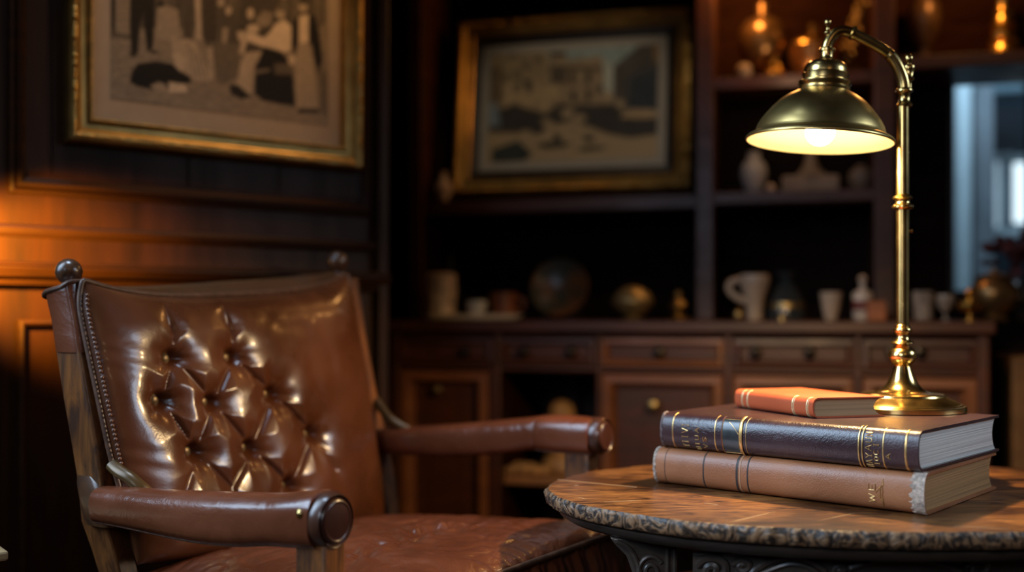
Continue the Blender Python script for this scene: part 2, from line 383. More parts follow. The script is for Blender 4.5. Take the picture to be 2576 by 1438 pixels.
# sideboard
SF = .46
sb = thing('sideboard', 'long dark red-brown wooden sideboard with a row of drawers above panelled doors', 'sideboard', BW.pt(BW.s_of(1750), 0, .2))
zs = lambda px, py, off=SF: BW.hit(px, py, off).z
S_ = lambda px, off=SF: BW.s_of(px, off)
zTopB = zSB-.026
mb = MB(); BW.bar(mb, S_(968, SF+.02), S_(2506, SF+.02), zTopB, zSB, .0, SF+.025); obj('top', mb, CABW, sb, smooth=0, bevel=.005)
zDr0, zDr1 = zSB-.036, zs(1400, 922)             # drawer row
zDo0, zDo1 = zs(1400, 934), .09                  # door row
mb = MB()
stiles = [(985,1005), (1243,1258), (1500,1512) , (1822,1842), (2150,2168), (2462,2490)]
for p0, p1 in stiles: BW.bar(mb, S_(p0), S_(p1), 0, zTopB, .02, SF)
a0, a1 = S_(985), S_(2490)
BW.bar(mb, a0, a1, zDo0, zDr1, .02, SF-.001); BW.bar(mb, a0, a1, zDr0, zTopB, .02, SF-.003); BW.bar(mb, a0, a1, .0, .09, .02, SF-.002); BW.bar(mb, a0, a1, .0, zTopB, .0, .02)
obj('carcass', mb, CABW, sb, smooth=0, bevel=.003)
CABM = wood('lit_moulding_wood', (.24,.080,.024), (.13,.04,.012), stretch=(2,2,10), rough=.42, bump=.06)  # lamplight on door and drawer frames put into a lighter wood colour
KNOBD = plain('dark_knob', (.03,.02,.012), rough=.35, metal=.6)
def knob(px, py, off, parent, r, mat):
    p = BW.hit(px, py, off); mb = MB(); mb.lathe(p, [(r*.45,0),(r*.4,r*.7),(r*.9,r*1.0),(r,r*1.4),(r*.7,r*1.9),(0,r*2.1)], BW.n, 20); obj('knob', mb, mat, parent)
def drawer(p0, p1, knobs, lit=False):
    mb = MB(); A0, A1 = S_(p0), S_(p1); z0_, z1_ = zDr1+.004, zDr0-.004
    BW.bar(mb, A0+.004, A1-.004, z0_, z1_, SF-.3, SF-.012)
    d = obj('drawer', mb, CABW, sb, smooth=0)
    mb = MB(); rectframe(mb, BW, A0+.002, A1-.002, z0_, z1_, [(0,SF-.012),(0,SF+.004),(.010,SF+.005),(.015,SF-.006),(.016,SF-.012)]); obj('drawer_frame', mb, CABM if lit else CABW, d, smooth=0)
    for k in knobs: knob(k, 884, SF-.012, d, .013, KNOBD)
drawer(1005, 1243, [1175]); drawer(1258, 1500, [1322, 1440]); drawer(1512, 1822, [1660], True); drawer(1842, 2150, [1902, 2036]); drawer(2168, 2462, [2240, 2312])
def door(p0, p1, kx, ky, kr=.013):
    mb = MB(); A0, A1 = S_(p0), S_(p1); z0_, z1_ = zDo1+.004, zDo0-.004
    BW.bar(mb, A0+.004, A1-.004, z0_, z1_, SF-.05, SF-.022)
    n = 3
    for i in range(1, n):
        a = A0+(A1-A0)*i/n; BW.bar(mb, a-.002, a+.002, z0_+.03, z1_-.03, SF-.022, SF-.0195)
    d = obj('door', mb, CABW, sb, smooth=0)
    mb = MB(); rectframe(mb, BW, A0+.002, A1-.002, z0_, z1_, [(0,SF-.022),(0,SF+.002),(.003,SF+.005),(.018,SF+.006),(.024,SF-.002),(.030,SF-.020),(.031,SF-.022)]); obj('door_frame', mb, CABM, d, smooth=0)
    if kx: knob(kx, ky, SF-.02, d, kr, BRASSD)
door(1005, 1228, 1105, 978); door(1512, 1822, 1646, 1017, .015); door(1842, 2150, 2100, 1040); door(2168, 2462, 2210, 1040)
# open niche between the doors with a shelf
mb = MB(); zN = zs(1330, 1188, SF-.1); BW.bar(mb, S_(1258), S_(1500), zN-.018, zN, .02, SF-.03); obj('niche_shelf', mb, plain('shelf_wood', (.30,.13,.045), rough=.5, noise=.2, nscale=20), sb, smooth=0, bevel=.003)
mb = MB(); BW.bar(mb, S_(1360), S_(1372), zN, zDo0, .10, .12); BW.bar(mb, S_(1228), S_(1258), .09, zDo0, .10, SF-.005); obj('niche_back', mb, CABW, sb, smooth=0)

# ------------------------------------------------------------------ objects on shelves
def ring(px, off): 
    h = BW.hit(px, HY, off); return h, h.y/F
def item(name, label, cat, px, off, z, prof, mat, group=None, seg=36, fx=1.0, parts=()):
    """prof: (radius px, height px) at the object's own distance"""
    h, k = ring(px, off); o = Vector((h.x, h.y, z))
    mb = MB(); mb.lathe(o, [(r*k, y*k) for r, y in prof], seg=seg, fx=fx)
    if not parts:
        return tag(obj(name, mb, mat, None, org=o), label, cat, group)
    t = thing(name, label, cat, o, group); obj('body', mb, mat, t)
    for pn, f, m_ in parts:
        mb = MB(); f(mb, o, k); obj(pn, mb, m_, t)
    return t
CERW = plain('white_porcelain', (.62,.62,.55), rough=.35, noise=.06)
CERC = plain('cream_ceramic', (.50,.36,.25), rough=.4, noise=.1)
CERP = plain('painted_porcelain', (.62,.49,.37), rough=.4, noise=.45, nscale=40)
BRONZE = plain('bronze', (.28,.15,.055), rough=.32, metal=.8, noise=.3, nscale=20)
COPPER = plain('copper', (.50,.20,.06), rough=.3, metal=.85, noise=.25, nscale=20)
GOLDI = plain('gold_ornament', (.75,.43,.10), rough=.28, metal=1, noise=.3, nscale=40)
SMOKE = plain('smoky_glass', (.03,.035,.035), rough=.12, coat=.3)
TERRA = plain('orange_clay', (.32,.085,.02), rough=.55, noise=.2, nscale=20)
STONE = plain('pale_stone', (.30,.20,.13), rough=.6, noise=.2, nscale=20)
CLOTHT = plain('tray_cream', (.80,.66,.50), rough=.5, noise=.1)
so = .34
def bx(name, label, cat, p0, p1, z0, z1, o0, o1, mat, group=None, bevel=.003):
    mb = MB(); BW.bar(mb, BW.s_of(p0, o1), BW.s_of(p1, o1), z0, z1, o0, o1); c = BW.pt((BW.s_of(p0,o1)+BW.s_of(p1,o1))/2, z0, (o0+o1)/2)
    return tag(obj(name, mb, mat, None, org=c, smooth=0, bevel=bevel), label, cat, group)
# tray, with its canister, cup and mug
h, k = ring(1188, .36); tz = zSB
mb = MB(); T0 = Vector((h.x, h.y, tz))
mb.lathe(T0, [(60*k,0),(120*k,3*k),(132*k,12*k),(134*k,15*k),(130*k,15*k),(118*k,7*k),(.0,7*k)], fx=1.0, seg=48)
for v in mb.V:
    r_ = v-T0; q = r_.dot(BW.n); v -= BW.n*(q*.62)
tag(obj('tray', mb, CLOTHT, None, org=T0), 'pale cream tray at the left end of the sideboard', 'tray')
tz = tz+7.5*k
item('canister', 'tall cream porcelain canister with painted decoration on the pale tray', 'canister', 1110, .36, tz, [(30,0),(34,4),(36,40),(39,60),(38,100),(39,106),(30,110),(8,112),(0,112)], CERP)
item('cup', 'small white handleless cup on the cream tray', 'cup', 1200, .37, tz, [(14,0),(17,4),(24,22),(26,42),(24,42),(21,22),(0,8)], CERW)
item('mug', 'reddish brown mug on the right end of the cream tray', 'mug', 1268, .34, tz, [(28,0),(32,3),(33,62),(30,62),(29,8),(0,6)], plain('brown_glaze', (.22,.07,.025), rough=.3, noise=.2),
     parts=[('handle', lambda mb, o, k: mb.tube(crom([o+BW.e*(31*k)+Vector((0,0,50*k)), o+BW.e*(48*k)+Vector((0,0,46*k)), o+BW.e*(50*k)+Vector((0,0,26*k)), o+BW.e*(31*k)+Vector((0,0,14*k))], 6), 4*k), plain('brown_glaze_handle', (.2,.065,.025), rough=.3))])
item('bottle', 'dark bottle with a slim curved neck behind the painted canister', 'bottle', 1134, .18, zSB, [(26,0),(28,6),(28,70),(22,92),(10,112),(7,130),(6,160),(8,164),(0,164)], SMOKE)
# standing round plate
h, k = ring(1410, .22); R = 74*k; c0 = Vector((h.x, h.y, zSB)); ax = (BW.n+Vector((0,0,.22))).normalized()
cp = c0+Vector((0,0,R*1.0+.004))
pm, nt, b, N, L = newmat('painted_plate'); tc = N('ShaderNodeTexCoord'); nz = N('ShaderNodeTexNoise'); nz.inputs['Scale'].default_value = 11; L(tc.outputs['Object'], nz.inputs['Vector'])
rp = N('ShaderNodeValToRGB'); rp.color_ramp.elements[0].position = .45; rp.color_ramp.elements[1].position = .55; rp.color_ramp.elements[0].color = (.05,.055,.045,1); rp.color_ramp.elements[1].color = (.16,.075,.035,1)
L(nz.outputs['Fac'], rp.inputs['Fac']); L(rp.outputs['Color'], b.inputs['Base Color']); b.inputs['Roughness'].default_value = .3
pt_ = thing('decorative_plate', 'large round painted plate standing upright at the middle of the sideboard', 'plate', c0)
mb = MB(); mb.lathe(cp, [(R*.6,-.004),(R*.62,0),(R*.98,.016),(R,.018),(R*.97,.021),(R*.64,.006),(0,.004)], ax, 48); obj('dish', mb, pm, pt_)
mb = MB(); mb.tube([c0+BW.e*x+BW.n*y+Vector((0,0,z)) for x, y, z in ((-.03,.05,.006),(-.03,-.05,.006),(-.03,-.05,.09))], .004); mb.tube([c0+BW.e*x+BW.n*y+Vector((0,0,z)) for x, y, z in ((.03,.05,.006),(.03,-.05,.006),(.03,-.05,.09))], .004); obj('stand', mb, BLACKW, pt_)
item('bowl', 'oval brass lidded bowl on a low foot right of the round plate', 'bowl', 1592, .34, zSB, [(26,0),(28,4),(14,9),(34,20),(50,40),(53,48),(52,52),(40,72),(20,84),(0,88)], plain('olive_brass', (.42,.30,.13), rough=.42, metal=.7, noise=.15))
item('figurine', 'small brass bird-like ornament at the right end of the left bay', 'ornament', 1706, .30, zSB, [(26,0),(30,4),(22,10),(10,14),(16,26),(24,36),(18,48),(8,54),(12,62),(8,72),(0,76)], BRASSD)
# right bay
item('pot', 'tiny brass pot beside the white jug', 'pot', 1858, .40, zSB, [(9,0),(12,3),(14,14),(12,24),(8,28),(0,30)], BRASSD)
def jug_handle(mb, o, k):
    L_ = -BW.e
    mb.tube(crom([o+L_*(28*k)+Vector((0,0,104*k)), o+L_*(58*k)+Vector((0,0,96*k)), o+L_*(62*k)+Vector((0,0,76*k)), o+L_*(40*k)+Vector((0,0,56*k)), o+L_*(20*k)+Vector((0,0,48*k))], 6), 9*k)
item('jug', 'cream ceramic jug with a loop handle on the left of the middle bay', 'jug', 1898, .33, zSB, [(20,0),(21,4),(20,26),(24,54),(34,86),(38,104),(34,116),(30,112),(30,80),(0,60)], CERC, parts=[('handle', jug_handle, CERC)])
def deco_band(mb, o, k):
    mb.lathe(o, [(47*k,30*k),(50*k,31*k),(49*k,44*k),(46*k,45*k)], seg=40)
item('decanter', 'smoky glass decanter with a wide body and brass band behind the cream jug', 'decanter', 1978, .30, zSB, [(48,0),(50,4),(50,24),(44,50),(32,74),(20,92),(14,104),(26,114),(28,122),(0,124)], SMOKE, parts=[('band', deco_band, BRASSD)])
item('bell', 'tiny brass bell in front of the smoky decanter', 'bell', 1967, .42, zSB, [(11,0),(11,3),(9,12),(6,20),(3,24),(0,26)], BRASSD)
item('tumbler', 'pale beige tapered tumbler standing alone in the middle bay', 'tumbler', 2090, .34, zSB, [(13,0),(16,4),(22,34),(27,72),(25,72),(19,34),(0,10)], CERC)
def btl_label(mb, o, k):
    mb.lathe(o, [(24.4*k,26*k),(24.6*k,27*k),(24.6*k,50*k),(24.4*k,51*k)], seg=32)
def btl_cap(mb, o, k): mb.ball(o+Vector((0,0,104*k)), 11*k)
item('bottle', 'white stoppered bottle with a dark red label behind the orange box', 'bottle', 2170, .32, zSB, [(22,0),(24,4),(24,66),(22,72),(8,78),(7,94),(0,95)], CERP, parts=[('label', btl_label, plain('red_label', (.16,.035,.025), rough=.6)), ('stopper', btl_cap, CERC)])
bx('box', 'small plain orange-brown box on the sideboard left of the lamp pole', 'box', 2182, 2230, zSB, zSB+50*ring(2200,.4)[1], .36, .41, TERRA)
GLS = plain('cut_glass', (.30,.22,.16), rough=.2, noise=.5, nscale=70)
item('glass', 'patterned glass tumbler just right of the lamp pole', 'glass', 2322, .34, zSB, [(18,0),(22,3),(26,74),(23,74),(19,8),(0,6)], GLS)
item('glass', 'short stemmed glass between the tumbler and the small brass urn', 'glass', 2378, .33, zSB, [(14,0),(14,2),(4,5),(4,22),(18,34),(24,56),(22,66),(19,56),(0,36)], GLS)
item('urn', 'small lidded brass urn on a stem near the right end of the sideboard', 'urn', 2440, .36, zSB, [(16,0),(16,3),(5,8),(5,18),(22,26),(30,38),(26,48),(8,56),(9,62),(12,70),(8,78),(0,82)], GOLDI)
item('pot', 'big round polished brass pot in front of the blue window', 'pot', 2500, .22, zSB, [(34,0),(36,6),(26,16),(48,34),(60,62),(58,82),(44,98),(40,104),(48,108),(30,116),(10,122),(8,130),(0,132)], BRONZE)
mb = MB(); fl = BW.hit(2560, 690, .1); o = Vector((fl.x, fl.y, zSB))
fv = thing('flower_vase', 'dark vase of dark red flowers at the right edge behind the brass pot', 'vase', o)
mb.lathe(o, [(.03,0),(.04,.01),(.045,.05),(.028,.09),(.03,.10),(0,.10)]); obj('vase', mb, SMOKE, fv)
mb = MB()
for i in range(46):
    c = o+Vector((random.gauss(.0,.032), random.gauss(0,.03), .155+random.gauss(0,.026))); mb.ball(c, random.uniform(.008,.017), Vector((random.gauss(0,1),random.gauss(0,1),1)), .6, 8, 5)
obj('blossoms', mb, plain('dark_red_petals', (.10,.018,.016), rough=.7, noise=.4), fv)
# middle shelf of the right bay
item('dish', 'flat brownish dish at the left end of the middle shelf', 'dish', 1836, .15, zBs, [(10,0),(14,3),(30,14),(28,15),(10,6),(0,5)], BRASSD)
item('vase', 'white vase with a narrow neck on the middle shelf', 'vase', 1896, .16, zBs, [(18,0),(21,3),(26,24),(34,50),(30,74),(18,88),(14,96),(17,106),(13,108),(0,104)], plain('white_glaze', (.55,.47,.40), rough=.4, noise=.1))
item('pot', 'tiny pale round pot beside the white vase', 'pot', 1938, .2, zBs, [(8,0),(12,4),(13,12),(9,20),(0,24)], CERC)
ms = thing('model_pagoda', 'wide pale stone block with a tapered spire on the middle shelf behind the lampshade', 'ornament', BW.pt(BW.s_of(2040,.15), zBs, .13))
mb = MB(); kk = ring(2040,.17)[1]; BW.bar(mb, BW.s_of(1966,.18), BW.s_of(2112,.18), zBs, zBs+44*kk, .09, .18); obj('block', mb, STONE, ms, smooth=0, bevel=.006)
mb = MB(); mb.lathe(BW.pt(BW.s_of(2040,.15), zBs+43*kk, .135), [(52*kk,0),(36*kk,8*kk),(22*kk,24*kk),(14*kk,44*kk),(11*kk,74*kk),(14*kk,80*kk),(0,86*kk)]); obj('spire', mb, STONE, ms)
item('vase', 'round brownish ball vase at the right end of the middle shelf', 'vase', 2166, .14, zBs, [(14,0),(24,10),(32,34),(28,54),(14,64),(10,70),(0,68)], plain('brown_stone', (.20,.13,.085), rough=.5, noise=.2))
# upper shelf, left part
def urn_foot(mb, o, k): mb.lathe(o, [(38*k,0),(40*k,5*k),(20*k,12*k),(14*k,24*k),(22*k,34*k),(0,36*k)])
item('urn', 'large round bronze urn on the lit upper shelf left of the lamp', 'urn', 1918, .13, zCs, [(12,34),(34,44),(54,74),(62,104),(58,136),(40,160),(16,170),(14,200),(20,206),(0,206)], BRONZE, parts=[('foot', urn_foot, BRONZE)])
item('pot', 'small pale round pot in front of the bronze urn', 'pot', 1872, .21, zCs, [(10,0),(18,8),(20,22),(15,34),(8,38),(0,40)], STONE)
item('ornament', 'small gold seated ornament at the right foot of the bronze urn', 'ornament', 1948, .21, zCs, [(30,0),(30,5),(20,14),(18,28),(9,36),(11,46),(0,54)], GOLDI)
def lid(mb, o, k): mb.lathe(o, [(64*k,88*k),(62*k,94*k),(46*k,106*k),(24*k,112*k),(12*k,118*k),(14*k,130*k),(16*k,138*k),(10*k,146*k),(0,148*k)])
item('lidded_pot', 'copper pot with a shining domed lid and knob behind the lamp finial', 'pot', 2046, .13, zCs, [(44,0),(46,4),(58,30),(62,60),(62,88),(0,88)], COPPER, parts=[('lid', lid, GOLDI)])
# ornate carved piece
o = BW.pt(BW.s_of(2152,.1), zCs, .09); ot = thing('carved_ornament', 'tall ornate gilt carving at the right end of the left upper shelf', 'carving', o); kk = ring(2142,.1)[1]
mb = MB(); mb.lathe(o, [(34*kk,0),(36*kk,8*kk),(22*kk,16*kk),(12*kk,40*kk),(0,42*kk)]); obj('pedestal', mb, BRASSD, ot)
mb = MB()
for i in range(60):
    t_ = i/59; c = o+Vector((0,0,(36+t_*210)*kk))+BW.e*((-30+62*t_+14*math.sin(i*2.4))*kk)+BW.n*(.012*math.sin(i*1.7)); mb.ball(c, (13-4*t_)*kk*random.uniform(.6,1.2), Vector((random.gauss(0,1),random.gauss(0,1),1)), .7, 9, 6)
obj('scrollwork', mb, plain('gilt_carving', (.40,.25,.09), rough=.4, metal=.8, noise=.4, nscale=60), ot)
item('vase', 'tall dark brown footed vase on the upper right shelf', 'vase', 2325, .12, zDs, [(34,0),(36,5),(20,14),(14,34),(18,48),(34,80),(41,120),(38,150),(22,172),(18,190),(0,190)], plain('dark_bronze', (.12,.065,.03), rough=.4, metal=.5, noise=.4))
item('stupa_ornament', 'tiered gold stupa-shaped ornament on the upper right shelf', 'ornament', 2522, .14, zDs, [(54,0),(56,8),(46,16),(40,34),(43,42),(34,48),(32,70),(38,78),(30,86),(24,108),(28,116),(20,122),(15,146),(18,154),(11,160),(8,190),(10,196),(0,206)], GOLDI)
item('vase', 'small pale vase on the shelf left of the town picture', 'vase', 1116, .2, zA, [(8,0),(10,3),(18,20),(23,36),(14,54),(7,64),(9,76),(0,76)], CERC)
# niche ornaments inside the sideboard
nc = BW.pt(BW.s_of(1400, .36), zN, .30); kk = ring(1400,.36)[1]
nm = plain('tan_carving', (.42,.22,.08), rough=.5, noise=.35, nscale=40)
t_ = thing('carved_figure', 'tan carved figure group standing in the open niche behind the far armrest', 'carving', nc)
mb = MB(); mb.lathe(nc, [(50*kk,0),(54*kk,8*kk),(50*kk,22*kk),(40*kk,40*kk),(0,46*kk)]); obj('plinth', mb, nm, t_)
mb = MB()
for dx, dz, r in ((0,150,34),(6,120,40),(-10,95,46),(-60,110,26),(-92,104,22),(-34,112,30),(52,112,24),(70,104,18),(0,70,44),(4,52,38),(-60,84,30),(46,84,28)): mb.ball(nc+BW.e*(dx*kk)+Vector((0,0,dz*kk)), r*kk, Vector((dx*.01,0,1)), .9, 14, 9)
obj('figures', mb, nm, t_)
nc2 = BW.pt(BW.s_of(1318, .4), zN, .40)
mb = MB()
for i in range(14):
    dx = -52+i*8+random.uniform(-5,5); r = random.uniform(9,17)*(1.35-abs(i-7)/9); mb.ball(nc2+BW.e*(dx*kk)+BW.n*random.uniform(-.01,.01)+Vector((0,0,r*kk*.98)), r*kk, Vector((random.gauss(0,.4),random.gauss(0,.4),1)), 1, 12, 8)
tag(obj('shell_ornament', mb, nm, None, org=nc2), 'low knobbly tan ornament at the front of the niche shelf below the armrest', 'ornament')
# pedestal in the far right background
p0 = BW.hit(2546, 890, .25)
mb = MB(); BW.bar(mb, BW.s_of(2546,.3), BW.s_of(2720,.3), 0, BW.hit(2546,896,.3).z, .02, .3)
tag(obj('plinth', mb, plain('plinth_wood', (.20,.10,.035), rough=.5, noise=.2), None, org=(p0.x,p0.y,0), smooth=0, bevel=.006), 'brown wooden plinth cut off by the right edge behind the sideboard end', 'plinth')

# ================================================================== pictures
def soft_poly(X, Y, pts, soft):
    pts = np.array(pts, float); n = len(pts); ins = np.zeros(X.shape, bool); dist = np.full(X.shape, 1e9)
    for i in range(n):
        x0, y0 = pts[i]; x1, y1 = pts[(i+1) % n]
        c = ((y0 > Y) != (y1 > Y)) & (X < (x1-x0)*(Y-y0)/((y1-y0) if y1 != y0 else 1e-9)+x0); ins ^= c
        l2 = (x1-x0)**2+(y1-y0)**2+1e-9; t = np.clip(((X-x0)*(x1-x0)+(Y-y0)*(y1-y0))/l2, 0, 1)
        dist = np.minimum(dist, np.hypot(X-x0-t*(x1-x0), Y-y0-t*(y1-y0)))
    sd = np.where(ins, dist, -dist); return np.clip(.5+sd/(2*soft), 0, 1)
def vnoise(X, Y, s, seed=0):
    r = np.random.default_rng(seed).random((64, 64)); x = X/s; y = Y/s
    xi = np.floor(x).astype(int); yi = np.floor(y).astype(int); fx = x-xi; fy = y-yi; fx = fx*fx*(3-2*fx); fy = fy*fy*(3-2*fy)
    g = lambda a, b_: r[a % 64, b_ % 64]
    return (g(xi,yi)*(1-fx)+g(xi+1,yi)*fx)*(1-fy)+(g(xi,yi+1)*(1-fx)+g(xi+1,yi+1)*fx)*fy
def print_mesh(pl, off, a0, a1, z0, z1, nu, nv, fn):
    A, Z = np.meshgrid(np.linspace(a0, a1, nu), np.linspace(z0, z1, nv)); mb = MB(); rows = []; PX = np.zeros(A.shape); PY = np.zeros(A.shape)
    for i in range(nv):
        r = []
        for j in range(nu):
            p = pl.pt(A[i,j], Z[i,j], off); r.append(p); PX[i,j], PY[i,j] = proj(p)
        rows.append(r)
    mb.grid(rows); return mb, fn(PX, PY)
def beads(mb, pl, a0, a1, z0, z1, off, r, step, jit=.15):
    def run(p, q):
        n = max(2, int((q-p).length/step))
        for i in range(n): mb.ball(p+(q-p)*(i/n), r*random.uniform(1-jit, 1+jit), pl.n, .8, 7, 5)
    c = [pl.pt(a0,z0,off), pl.pt(a1,z0,off), pl.pt(a1,z1,off), pl.pt(a0,z1,off)]
    for i in range(4): run(c[i], c[(i+1) % 4])

# --- crowd photograph on the panelled wall
pf = .004
a0, a1 = LW.s_of(160, pf), LW.s_of(902, pf); zf0 = (LW.hit(160, 364, pf).z+LW.hit(902, 427, pf).z)/2; zf1 = zf0+.60
fr1 = thing('framed_photograph', 'large gilt framed sepia photograph of a crowd hung on the panelled wall', 'picture', LW.pt((a0+a1)/2, zf0, 0))
mb = MB(); rectframe(mb, LW, a0, a1, zf0, zf1, [(0,.003),(0,.018),(.003,.024),(.008,.027),(.013,.027),(.017,.022),(.021,.018),(.027,.016),(.033,.017),(.037,.021),(.0405,.021),(.0425,.016),(.0435,.006)])
f1 = obj('frame', mb, GOLD2, fr1, smooth=30)
mb = MB(); beads(mb, LW, a0+.011, a1-.011, zf0+.011, zf1-.011, .026, .0034, .0062, .45); obj('outer_carving', mb, GOLD, f1)
mb = MB(); beads(mb, LW, a0+.039, a1-.039, zf0+.039, zf1-.039, .021, .0022, .0046, .25); obj('inner_beading', mb, GOLD, f1)
m0, m1, mz0, mz1 = a0+.042, a1-.042, zf0+.042, zf1-.042
mb = MB(); LW.bar(mb, m0, m1, mz0, mz1, .003, .008); obj('mat_board', mb, MATB, fr1, smooth=0)
def crowd(X, Y):
    g = .33+.12*(vnoise(X, Y*2.2, 9, 1)-.5)+.08*(vnoise(X, Y*3, 22, 2)-.5)
    g = np.where(Y < 70, g*.8, g)
    def put(pts, tone, soft=3.0):
        nonlocal g
        a = soft_poly(X, Y, pts, soft); g = g*(1-a)+tone*(1+.25*(vnoise(X, Y, 5, 3)-.5))*a
    def ell(cx, cy, rx, ry, tone, soft=3.0): put([(cx+rx*math.cos(t), cy+ry*math.sin(t)) for t in np.linspace(0, 2*PI, 18, endpoint=False)], tone, soft)
    put([(260,-160),(840,-160),(840,20),(560,40),(260,20)], .13, 12)
    for i in range(34): ell(285+i*16.5, -14-((i*37) % 60), 9, 12, .5 if i % 3 else .3); put([(278+i*16.5,-2-((i*37) % 60)),(293+i*16.5,-2-((i*37) % 60)),(297+i*16.5,70),(274+i*16.5,70)], .12+.1*((i*13) % 5)/5)
    put([(280,-20),(330,-20),(332,70),(280,80)], .36, 5)
    for yy in (8, 22, 36, 50): put([(282,yy),(330,yy-3),(330,yy-1),(282,yy+2)], .2, 1.5)
    put([(280,-20),(292,-20),(290,90),(281,92)], .08)
    put([(280,80),(330,88),(328,100),(280,92)], .16, 5)
    put([(328,-40),(392,-40),(390,20),(388,60),(385,122),(370,128),(364,80),(361,34),(353,60),(347,130),(330,138),(326,60)], .05)
    put([(325,132),(350,128),(342,142),(330,144)], .07); put([(366,124),(392,126),(404,138),(380,134)], .10)
    ell(404, 14, 10, 12, .06)
    put([(396,20),(420,14),(448,25),(455,92),(440,104),(392,98)], .42)
    put([(456,-20),(492,-20),(490,60),(485,98),(462,96),(458,60)], .13)
    put([(490,-10),(506,-10),(510,100),(494,100)], .55); put([(506,-10),(545,-10),(548,110),(520,116),(508,90)], .10)
    put([(546,20),(585,14),(605,60),(600,130),(560,150),(548,90)], .13); ell(575, 27, 8, 11, .55); ell(556, 6, 9, 10, .5)
    put([(560,70),(575,70),(570,110),(558,112)], .45)
    put([(605,-10),(700,-10),(706,60),(700,140),(610,150),(600,80)], .11)
    ell(630, 34, 9, 14, .58); ell(664, 52, 20, 15, .36, 5); ell(637, 72, 16, 11, .66); put([(660,26),(690,34),(684,44),(655,40)], .3)
    put([(525,105),(600,110),(606,190),(560,215),(530,190)], .2, 5)
    put([(522,120),(534,118),(540,196),(528,200)], .5)
    put([(432,104),(470,98),(492,108),(506,140),(522,170),(534,200),(505,206),(476,196),(452,168),(432,140)], .52)
    put([(430,90),(438,92),(446,108),(436,112)], .5); put([(434,140),(450,132),(462,150),(462,172),(450,188),(440,160)], .62)
    for q in range(4): put([(470+q*12,110+q*12),(474+q*12,110+q*12),(490+q*11,196),(486+q*11,196)], .3, 2)
    put([(326,206),(332,180),(346,160),(390,154),(432,160),(455,180),(478,192),(482,206),(452,216),(420,222),(380,226),(344,217)], .035)
    put([(378,216),(398,206),(416,212),(422,230),(394,230)], .42); put([(424,206),(466,212),(472,231),(426,232)], .72)
    put([(692,60),(715,50),(733,66),(736,100),(732,126),(706,134),(692,126),(668,120),(625,104),(600,94),(602,80),(640,84),(664,96),(680,80)], .80)
    ell(705, 33, 11, 16, .52); ell(708, 20, 15, 8, .18)
    put([(596,80),(622,78),(618,108),(600,100)], .6)
    put([(616,132),(664,128),(662,148),(640,160),(634,232),(614,246),(594,212),(604,166)], .52)
    put([(608,100),(622,104),(612,138),(602,132)], .62)
    put([(664,118),(706,128),(726,150),(738,190),(744,268),(700,262),(662,254),(640,236),(642,168)], .045, 4)
    put([(576,212),(600,214),(634,244),(606,250),(580,236)], .06)
    put([(690,160),(735,160),(738,188),(692,186)], .17, 5)
    put([(640,176),(680,172),(676,180),(642,186)], .24)
    put([(800,-30),(828,-30),(828,110),(806,60)], .30, 4); put([(806,-20),(816,-20),(816,60),(808,60)], .1)
    put([(734,60),(750,34),(770,28),(792,40),(803,80),(812,150),(806,180),(796,185),(790,150),(782,110),(748,118),(738,140),(732,110)], .05)
    put([(752,40),(776,36),(776,108),(752,112)], .78); ell(763, 16, 11, 15, .5); ell(764, 3, 14, 8, .08)
    put([(750,112),(778,112),(792,170),(800,272),(772,280),(746,272),(744,190)], .48)
    for q in range(5): put([(756+q*7,120),(758+q*7,120),(757+q*9,270),(754+q*9,270)], .36, 1.5)
    ell(734, 150, 9, 13, .66); put([(750,272),(800,274),(806,284),(750,284)], .05)
    put([(798,170),(826,180),(826,300),(806,280)], .2, 8)
    put([(270,238),(560,214),(830,300),(830,330),(270,250)], .36+.06*(vnoise(X,Y,14,9)-.5), 14) if False else None
    g = np.clip(g, .02, 1); g = np.clip((g-.06)*1.15+.03, .012, 1); c = np.stack([g*.84, g*.64, g*.42, np.ones_like(g)], -1); return c.reshape(-1, 4)
q0, q1 = LW.s_of(278, .0085), LW.s_of(826, .0085); qz = (LW.hit(278,243,.0085).z+LW.hit(826,322,.0085).z)/2
mb, colr = print_mesh(LW, .0086, q0, q1, qz, mz1-.05, 230, 220, crowd)
obj('photo_print', mb, vcol('sepia_print', .55, .25), fr1, smooth=0, attr=colr)

class Tilt:
    def __init__(s, pl, z0, off0, ang):
        s.pl = pl; s.z0 = z0; s.o0 = off0; s.c, s.s_ = math.cos(ang), math.sin(ang); s.e = pl.e; s.n = (pl.n*s.c+Vector((0,0,1))*s.s_)
    def pt(s, a, z, off=0):
        dz, do = z-s.z0, off-s.o0
        return s.pl.pt(a, s.z0+dz*s.c+do*s.s_, s.o0+do*s.c-dz*s.s_)
    bar = Plane.bar
# --- town picture in the bookcase
po = .16
a0, a1 = BW.s_of(1140, po+.03), BW.s_of(1730, po+.03); zf0 = (BW.hit(1145,491,po+.03).z+BW.hit(1732,477,po+.03).z)/2; zf1 = (BW.hit(1138,58,po+.03).z+BW.hit(1722,5,po+.03).z)/2
zf0 = max(zf0, zA+.002); zf1 = zf0+(zf1-zf0)*1.035; a0 -= .006; a1 += .006; TBW = Tilt(BW, zf0, po, math.radians(8))
fr2 = thing('framed_townscape', 'gilt framed picture of an old town square leaning in the dark bookcase', 'picture', BW.pt((a0+a1)/2, zf0, po))
mb = MB(); rectframe(mb, TBW, a0, a1, zf0, zf1, [(0,po),(0,po+.025),(.005,po+.032),(.016,po+.032),(.022,po+.024),(.034,po+.020),(.040,po+.024),(.044,po+.020),(.046,po+.005)]); obj('frame', mb, GOLD2, fr2, smooth=30)
mb = MB(); beads(mb, TBW, a0+.011, a1-.011, zf0+.011, zf1-.011, po+.031, .005, .010, .4); obj('outer_carving', mb, GOLD, fr2)
